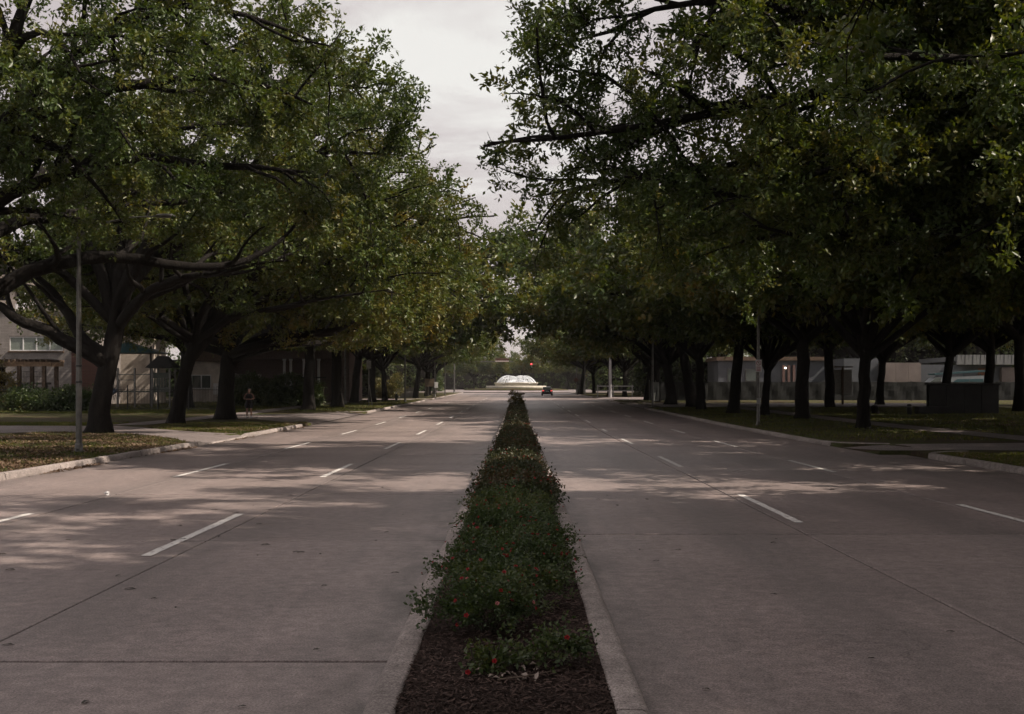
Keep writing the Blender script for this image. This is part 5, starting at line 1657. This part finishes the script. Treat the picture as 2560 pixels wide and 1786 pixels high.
# vehicle parked behind the fence: only its upper half shows
yV = 141.0
r = empty('parked_truck', (48.6, yV, ground_z(50, yV)))
tealp = simple('teal_paint', (.025, .07, .08), .4, .1, 2, 0)
whitep = simple('white_paint', (.18, .2, .21), .4, .1, 2, 0)
MB().prism([(0, .7), (7.0, .7), (7.0, 2.9), (1.3, 2.7), (.4, 1.9), (0, 1.8)], 'y', 0, 2.2).build('body', whitep, r)
MB().prism([(1.1, 2.95), (7.3, 3.35), (7.3, 3.55), (1.1, 3.15)], 'y', -.1, 2.3).build('roof', tealp, r)
MB().prism([(.45, 1.95), (1.3, 2.68), (1.9, 2.68), (1.9, 1.95)], 'y', -.02, -.004).build('side_window', M['glass'], r)
for x in (2.4, 4.6, 6.6): MB().box(x - .06, x + .06, .1, .2, 2.75, 3.1).build('roof_strut', tealp, r)
MB().prism([(3.2, 2.05), (6.9, 2.05), (6.9, 2.5), (3.8, 2.45)], 'y', -.05, -.004).build('stripe', tealp, r)
for x in (1.4, 5.6):
    o = MB().lathe((0, 0, 0), [(.3, -.14), (.45, -.12), (.47, 0), (.45, .12), (.3, .14)], 16).build('wheel', M['black'], r, (x, .1, .47)); o.rotation_euler = (R(90), 0, 0)
tag(r, 'white truck with a teal roof showing above the screen fence', 'truck')

# ------------------------------------------------------------------ things on the shaded lawn
r = empty('block_wall', (30.2, 80.0, ground_z(30.2, 80)))
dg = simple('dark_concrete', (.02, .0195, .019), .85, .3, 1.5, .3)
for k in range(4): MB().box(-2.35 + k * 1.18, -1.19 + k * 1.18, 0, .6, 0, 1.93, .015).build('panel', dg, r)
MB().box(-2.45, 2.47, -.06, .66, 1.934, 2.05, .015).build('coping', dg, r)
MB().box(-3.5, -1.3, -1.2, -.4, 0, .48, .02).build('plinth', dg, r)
tag(r, 'long dark concrete block wall on the shaded lawn', 'wall')
r = empty('bollard', (25.5, 77.0, ground_z(25.5, 77)))
MB().lathe((0, 0, 0), [(.16, 0), (.15, .6), (.13, .68), (.0, .72)], 12).build('shaft', dg, r)
MB().lathe((0, 0, .5), [(.152, 0), (.16, .01), (.16, .06), (.152, .07)], 12).build('collar', M['grey_metal'], r)
tag(r, 'short dark bollard left of the block wall', 'bollard')
r = empty('notice_board', (30.8, 112.0, ground_z(30.8, 112)))
MB().box(-.09, .09, 0, .16, 0, 3.5).build('post', M['timber'], r)
MB().box(-.85, .95, .01, .15, 3.502, 3.62).build('beam', M['timber'], r)
MB().box(-.8, .9, .18, .22, .95, 3.3).build('sheet', simple('pale_sheet', (.26, .25, .22), .8), r)
tag(r, 'pale notice board hung on a brown timber post', 'sign')
st = MB().lathe((0, 0, 0), [(.34, 0), (.28, .1), (.25, .4), (.24, .55), (.1, .6)], 10).build('tree_stump', M['bark'], None, (23.9, 79.0, ground_z(23.9, 79)))
st.rotation_euler = (R(12), R(-14), 0)
tag(st, 'low tilted tree stump beside the forked oak', 'stump')
r = empty('utility_box', (18.2, 66.0, ground_z(18.2, 66)))

col.objects.unlink(r); bpy.data.objects.remove(r)
# rail barrier, broken post, cabinet
yB = 168.0
r = empty('rail_barrier', (11.4, yB, ground_z(14, yB)))
wp = simple('white_rail', (.26, .255, .255), .6, .15, 2, .05)
for x in (0, 2.2, 4.9): MB().box(x - .07, x + .07, -.07, .07, 0, 1.72).build('post', wp, r)
for z in (.78, 1.45): MB().box(-.15, 5.1, -.11, -.072, z, z + .16).build('rail', wp, r)
tag(r, 'white two-rail barrier closing the paved yard', 'barrier')
g = random.Random(4)
b = MB(); n = 12; rings = [(0, .27), (.4, .22), (2, .2), (4.2, .18), (5.0, .16)]
vs = []
for z, rr in rings:
    for k in range(n):
        a = 6.283 * k / n; zz = z + (g.uniform(-.1, .75) if z == 5.0 else 0)
        vs.append((rr * math.cos(a), rr * math.sin(a), zz))
b.add(vs, [(i * n + k, i * n + (k + 1) % n, (i + 1) * n + (k + 1) % n, (i + 1) * n + k) for i in range(4) for k in range(n)], True)
o = b.build('broken_post', simple('bleached_wood', (.27, .265, .27), .8, .2, 3, .3), None, (12.7, 162.0, ground_z(12.7, 162)))
tag(o, 'pale bleached post with a jagged top at the yard barrier', 'post')
r = empty('utility_cabinet', (11.3, 214.0, ground_z(11.3, 214)))
MB().box(-.55, .55, -.35, .35, .1, 1.5, .02).build('body', simple('cabinet_grey', (.16, .16, .155), .6), r)
MB().box(-.6, .6, -.4, .4, 1.5, 1.58, .01).build('lid', M['grey_metal'], r)
MB().box(-.6, .6, -.4, .4, 0, .1).build('base', M['path'], r)
MB().box(-.03, .03, -.37, -.352, .7, .9).build('handle', M['dark_metal'], r)
tag(r, 'grey utility cabinet at the far right kerb', 'cabinet')
r = empty('warning_sign', (11.0, 222.0, ground_z(11.0, 222)))
MB().box(-.03, .03, -.03, .03, 0, 2.6).build('post', M['grey_metal'], r)
o = MB().box(-.38, .38, -.06, -.032, -.38, .38, .01).build('plate', simple('rust_sign', (.09, .03, .022), .6), r, (0, 0, 2.5)); o.rotation_euler = (0, R(45), 0)
tag(r, 'rust-red diamond sign before the farthest right lamp', 'sign')
# ------------------------------------------------------------------ signals at the roundabout
yT = 236.0; zt = ground_z(-12.6, yT)
r = empty('mast_arm', (-12.6, yT, zt))
MB().tube([(0, 0, 0), (0, 0, 6.6)], [.17, .12], 10).build('pole', M['grey_metal'], r)
MB().tube([(0, 0, 6.0), (4, 0, 6.15), (11.8, 0, 6.2)], [.12, .1, .06], 8).build('arm', M['grey_metal'], r)
sgn = MB().box(8.2, 10.9, -.12, -.08, 6.32, 6.82, .01).build('name_plate', simple('brown_sign', (.09, .045, .035), .6), r)
MB().box(8.2, 10.9, -.14, -.122, 6.12, 6.36).build('lower_plate', simple('pale_sign', (.48, .4, .38), .6), sgn)
tag(r, 'mast arm with a brown and pale street plate reaching from the left', 'signal mast')
r = empty('traffic_signal', (13.2, yT, ground_z(13.2, yT)))
MB().tube([(0, 0, 0), (0, 0, 6.6)], [.17, .12], 10).build('pole', M['dark_metal'], r)
MB().tube([(0, 0, 5.9), (-4, 0, 6.05), (-10.8, 0, 6.1)], [.12, .1, .06], 8).build('arm', M['dark_metal'], r)
hd = MB().box(-10.62, -10.22, -.3, -.05, 4.75, 5.95, .02).build('signal_head', M['black'], r)
for k, (c, em) in enumerate([((.9, .06, .07), 2.6), ((.06, .05, .01), 0), ((.01, .05, .03), 0)]):
    m = simple('signal_lens_%d' % k, c, .3, 0, 1, 0, emit=(c, em) if em else None)
    o = MB().lathe((0, 0, 0), [(.16, 0), (.15, .04), (.09, .08), (.0, .09)], 14).build('lens', m, hd, (-10.42, -.3, 5.68 - k * .36)); o.rotation_euler = (R(90), 0, 0)
tag(r, 'traffic signal showing red over the right carriageway', 'traffic light')

# ------------------------------------------------------------------ fountain
yC = 300.0; zc = gz(yC) + .135
M['lawn_lit'] = M['lawn']
mnd = MB().lathe((-.3, yC, zc), [(13.5, .0), (12.5, .28), (9.8, .42), (.5, .5)], 48).build('lawn', M['lawn'])
tag(mnd, 'ring of lawn round the fountain', kind='structure')
r = empty('fountain', (-.3, yC, zc + .38))
stone = simple('pale_fountain_stone', (.46, .43, .36), .75, .15, .8, .1)
def basin(cx, cy, rad, h, zb_=0, n=24):
    b = MB().lathe((cx, cy, zb_), [(rad - .25, 0), (rad - .2, h * .75), (rad, h * .8), (rad, h), (rad - .3, h), (rad - .35, h * .72)], n)
    return b
b = MB().lathe((0, 0, 0), [(7.6, 0), (7.6, .72), (7.2, .72), (7.15, .5), (.2, .5)], 40)
b.build('plinth', stone, r)
for cx, cy in ((-2.4, 1.6), (2.4, 1.6), (.2, -2.4)):
    basin(cx, cy, 3.2, .95, .6).build('basin', stone, r)
wat, t_, o_ = new_mat('fountain_water')
bb = nd(t_, 'ShaderNodeBsdfPrincipled', Roughness=.35); bb.inputs['Base Color'].default_value = (.88, .92, .96, 1)
tr_ = nd(t_, 'ShaderNodeBsdfTranslucent'); tr_.inputs['Color'].default_value = (.85, .88, .9, 1)
ms = nd(t_, 'ShaderNodeMixShader'); ms.inputs[0].default_value = .4
t_.links.new(bb.outputs[0], ms.inputs[1]); t_.links.new(tr_.outputs[0], ms.inputs[2]); t_.links.new(ms.outputs[0], o_.inputs['Surface'])
g = random.Random(3)
for cx, cy, R0, Hh in ((-1.7, 1.6, 3.5, 2.0), (1.7, 1.6, 3.5, 2.0), (.2, -2.0, 3.0, 1.0)):
    dm = MB()
    for k in range(64):
        a = 6.283 * k / 64 + g.uniform(-.02, .02)
        pts = []; hk = g.uniform(.7, 1.08)
        for j in range(9):
            u = j / 8
            rr = .25 + (R0 - .25) * u; z = 1.2 + Hh * (1 - u ** 2.6) * hk
            pts.append((cx + rr * math.cos(a), cy + rr * math.sin(a), z))
        dm.tube(pts, [.035 + .05 * j / 8 for j in range(9)], 4, caps=False)
    dm.build('water_jet', wat, r)['kind'] = 'stuff'
tag(r, 'white water domes of a round fountain closing the avenue', 'fountain')
r = MB()
vs = []
n = 20
for k in range(n): vs.append((1.5 * math.cos(6.283 * k / n), 9 * math.sin(6.283 * k / n), 0))
for k in range(n): vs.append((1.4 * math.cos(6.283 * k / n), 8.8 * math.sin(6.283 * k / n), .2))
r.add(vs, [tuple(range(n, 2 * n))] + [(k, (k + 1) % n, n + (k + 1) % n, n + k) for k in range(n)])
o = r.build('traffic_island', M['mulch'], None, (-.1, 215, gz(215))); o.rotation_euler = (math.atan(.0068), 0, 0)
tag(o, 'low dark traffic island before the fountain', kind='structure')

# ------------------------------------------------------------------ the car
def car():
    r = empty('car', (4.9, 194.0, gz(194)), 0)
    r.rotation_euler = (math.atan(.0068), 0, 0)
    paint, t, o = new_mat('dark_car_paint')
    b = nd(t, 'ShaderNodeBsdfPrincipled', Roughness=.25); b.inputs['Base Color'].default_value = (.006, .006, .007, 1); b.inputs['Coat Weight'].default_value = .6
    t.links.new(b.outputs[0], o.inputs['Surface'])
    # body lofted from rear (y=0) to nose
    secs = [(0.0, .78, .42, .92), (.12, .87, .30, 1.0), (.6, .90, .24, 1.02), (1.2, .91, .22, .97), (2.6, .91, .22, .95), (3.6, .90, .24, .88), (4.3, .86, .28, .78), (4.65, .74, .36, .62)]
    vs = []
    for y, wd, z0, z1 in secs:
        zm = (z0 + z1) / 2
        vs += [(-wd * .9, y, z0), (-wd, y, z0 + .12), (-wd * 1.0, y, zm), (-wd * .93, y, z1 - .05), (-wd * .8, y, z1), (wd * .8, y, z1), (wd * .93, y, z1 - .05), (wd, y, zm), (wd, y, z0 + .12), (wd * .9, y, z0)]
    n = 10
    b = MB(); b.add(vs, [(i * n + k, i * n + (k + 1) % n, (i + 1) * n + (k + 1) % n, (i + 1) * n + k) for i in range(len(secs) - 1) for k in range(n)] + [tuple(range(n)), tuple(range((len(secs) - 1) * n, len(secs) * n))], True)
    body = b.build('body', paint, r)
    cab = [(.45, .74, 1.0), (1.15, .62, 1.40), (1.7, .60, 1.45), (2.5, .60, 1.43), (3.35, .74, .95)]
    vs = []
    for y, wd, z in cab: vs += [(-wd - (.12 if z > 1.1 else 0), y, .95), (-wd, y, z), (wd, y, z), (wd + (.12 if z > 1.1 else 0), y, .95)]
    b = MB(); b.add(vs, [(i * 4 + k, i * 4 + (k + 1) % 4, (i + 1) * 4 + (k + 1) % 4, (i + 1) * 4 + k) for i in range(4) for k in range(3)])
    b.build('cabin', paint, r)
    MB().add([(-.62, .52, 1.045), (.62, .52, 1.045), (.53, 1.08, 1.365), (-.53, 1.08, 1.365)], [(0, 1, 2, 3)]).add([(-.62, .5, 1.05), (.62, .5, 1.05), (.53, 1.06, 1.375), (-.53, 1.06, 1.375)], [(0, 1, 2, 3)]).build('rear_window', M['glass'], r)
    for s in (-1, 1):
        MB().add([(s * .80, .75, 1.0), (s * .80, 3.0, 1.0), (s * .69, 2.5, 1.36), (s * .69, 1.25, 1.36)], [(0, 1, 2, 3)]).build('side_window', M['glass'], r)
        lens = simple('tail_light', (.5, .02, .02), .25, 0, 1, 0, emit=((1, .10, .09), .8)) if s < 0 else bpy.data.materials['tail_light']
        MB().prism([(s * .52, .72), (s * .82, .74), (s * .84, .88), (s * .56, .9)], 'y', -.02, .14).build('tail_light', lens, r)
        for y in (.85, 3.75):
            tyre = MB().lathe((0, 0, 0), [(.2, -.1), (.3, -.1), (.325, -.07), (.325, .07), (.3, .1), (.2, .1)], 18).build('wheel', M['black'], r, (s * .8, y, .325)); tyre.rotation_euler = (0, R(90), 0)
            MB().lathe((0, 0, .0), [(.0, -.09), (.2, -.085), (.2, .085), (.0, .09)], 12).build('rim', M['grey_metal'], tyre)
        MB().box(s * .98 - .08, s * .98 + .08, 2.75, 2.85, .98, 1.1, .02).build('mirror', paint, r)
    MB().box(-.26, .26, -.03, -.005, .62, .76, .008).build('number_plate', simple('plate_pale', (.4, .48, .46), .5), r)
    MB().box(-.82, .82, -.06, .1, .34, .52, .03).build('bumper', paint, r)
    tag(r, 'dark saloon car with brake lights lit heading for the roundabout', 'car')
car()

# ------------------------------------------------------------------ far tower
r = empty('tower_block', (-30, 1500.0, 3))
tb = simple('tower_beige', (.42, .36, .34), .8, .1, .05, 0); tg = simple('tower_glass', (.2, .23, .27), .3, .1, .05, 0)
MB().box(-9, 2, 0, 20, 0, 62).build('shaft', tb, r)
MB().box(2.05, 12, 2, 20, 0, 58).build('glass_wing', tg, r)
fl_ = MB().box(2.0, 12.1, 1.8, 1.99, 0, .9).mesh('floor_band'); fl_.materials.append(tb)
for k in range(16): link('floor_band', fl_, None, r, (0, 0, 3 + k * 3.4))
for k in range(4): MB().box(-8 + k * 2.6, -6.8 + k * 2.6, -.2, -.01, 2, 60).build('window_strip', tg, r)
tag(r, 'hazy tower block far beyond the fountain', 'tower')

# ------------------------------------------------------------------ the walker
def walker():
    x, y = -16.1, 71.0
    r = empty('person', (x, y, ground_z(x, y) + .018), R(8))
    skin = simple('skin', (.33, .19, .14), .6, .1, 20, 0)
    # joints: facing -Y
    V = {'pel': ((0, 0, .90), .13), 'sp': ((0, .01, 1.10), .125), 'ch': ((0, .0, 1.28), .15), 'nk': ((0, -.03, 1.45), .055), 'hd': ((0, -.07, 1.55), .08), 'hd2': ((0, -.09, 1.64), .085), 'top': ((0, -.07, 1.70), .06),
         'nose': ((0, -.17, 1.56), .02)}
    E = [('pel', 'sp'), ('sp', 'ch'), ('ch', 'nk'), ('nk', 'hd'), ('hd', 'hd2'), ('hd2', 'top'), ('hd', 'nose')]
    for s, n in ((-1, 'l'), (1, 'r')):
        V['hip' + n] = ((s * .10, 0, .86), .10); V['kn' + n] = ((s * .12, -.04 * s - .02, .47), .062); V['cf' + n] = ((s * .125, .02 - .03 * s, .30), .06); V['an' + n] = ((s * .13, .03 - .05 * s, .08), .038); V['to' + n] = ((s * .15, -.14 - .05 * s, .04), .036)
        E += [('pel', 'hip' + n), ('hip' + n, 'kn' + n), ('kn' + n, 'cf' + n), ('cf' + n, 'an' + n), ('an' + n, 'to' + n)]
        V['sh' + n] = ((s * .19, 0, 1.40), .062); V['el' + n] = ((s * .30, -.02, 1.13), .044); V['wr' + n] = ((s * .10, -.22, 1.08), .03); V['pm' + n] = ((s * .04, -.26, 1.09), .034)
        E += [('ch', 'sh' + n), ('sh' + n, 'el' + n), ('el' + n, 'wr' + n), ('wr' + n, 'pm' + n)]
        for q in range(4):
            f = 'f%d%s' % (q, n); L = (.06, .068, .064, .05)[q]
            V[f] = ((s * .01, -.285 + q * .001, 1.115 - q * .02), .0095); V[f + 'b'] = ((-s * .02 * (L / .06), -.272, 1.118 - q * .02), .008)
            E += [('pm' + n, f), (f, f + 'b')]
        V['th' + n] = ((s * .045, -.285, 1.14), .0105); E += [('pm' + n, 'th' + n)]
    keys = list(V); idx = {k: i for i, k in enumerate(keys)}
    me = bpy.data.meshes.new('body')
    me.from_pydata([V[k][0] for k in keys], [(idx[a], idx[b]) for a, b in E], [])
    o = link('body', me, skin, r)
    md = o.modifiers.new('skin', 'SKIN')
    for i, k in enumerate(keys):
        me.skin_vertices[0].data[i].radius = (V[k][1], V[k][1])
    me.skin_vertices[0].data[idx['pel']].use_root = True
    md.use_smooth_shade = True
    sb = o.modifiers.new('sub', 'SUBSURF'); sb.levels = 1; sb.render_levels = 2
    cloth = simple('black_cloth', (.014, .014, .016), .9, .3, 30, .3)
    def rings(rs, n=14):
        b = MB(); vs = []
        for cx, cy, z, a, c in rs:
            for k in range(n):
                t = 6.283 * k / n; vs.append((cx + a * math.cos(t), cy + c * math.sin(t), z))
        b.add(vs, [(i * n + k, i * n + (k + 1) % n, (i + 1) * n + (k + 1) % n, (i + 1) * n + k) for i in range(len(rs) - 1) for k in range(n)], True)
        return b
    rings([(0, 0, .84, .19, .15), (0, 0, 1.0, .175, .145), (0, .01, 1.15, .17, .14), (0, 0, 1.28, .195, .155), (0, 0, 1.38, .18, .13), (0, 0, 1.43, .12, .09)]).build('vest', cloth, r)
    b = rings([(-.10, 0, .92, .12, .15), (-.11, 0, .75, .125, .13), (-.12, -.01, .56, .12, .125)]); c = rings([(.10, 0, .92, .12, .15), (.11, 0, .75, .125, .13), (.12, -.03, .56, .12, .125)])
    for q in (c,): b.add(q.v, q.f, True)
    b.build('shorts', cloth, r)
    MB().lathe((0, -.06, 1.56), [(.103, 0), (.112, .06), (.10, .13), (.06, .18), (.0, .195)], 14).build('hair', simple('dark_hair', (.012, .01, .008), .7), r, (0, .025, 0))
    for s in (-1, 1):
        MB().box(s * .14 - .05, s * .14 + .05, -.23 - .05 * s, .08 - .05 * s, 0, .085, .025).build('shoe', M['white_metal'], r)
    MB().box(-.05, .05, -.262, -.25, 1.05, 1.19, .005).build('phone', M['black'], r)
    tag(r, 'person in black vest and shorts standing on the footpath, hands at the chest', 'person')
walker()

# ------------------------------------------------------------------ added air volume that lifts the darkest tones
hz = MB().box(-640, 640, -110, 1850, -2.0, 75.0)
hm_ = bpy.data.materials.new('lift_haze_volume'); hm_.use_nodes = True
ht = hm_.node_tree; ht.nodes.clear()
ho = ht.nodes.new('ShaderNodeOutputMaterial'); hv = ht.nodes.new('ShaderNodeVolumePrincipled')
hv.inputs['Color'].default_value = (0.9, 0.88, 0.87, 1); hv.inputs['Density'].default_value = 0.00016; hv.inputs['Anisotropy'].default_value = 0.2
ht.links.new(hv.outputs[0], ho.inputs['Volume'])
o = hz.build('lift_haze', hm_)
tag(o, 'thin air volume added to lift the dark tones of the avenue', 'lift_haze', kind='stuff')
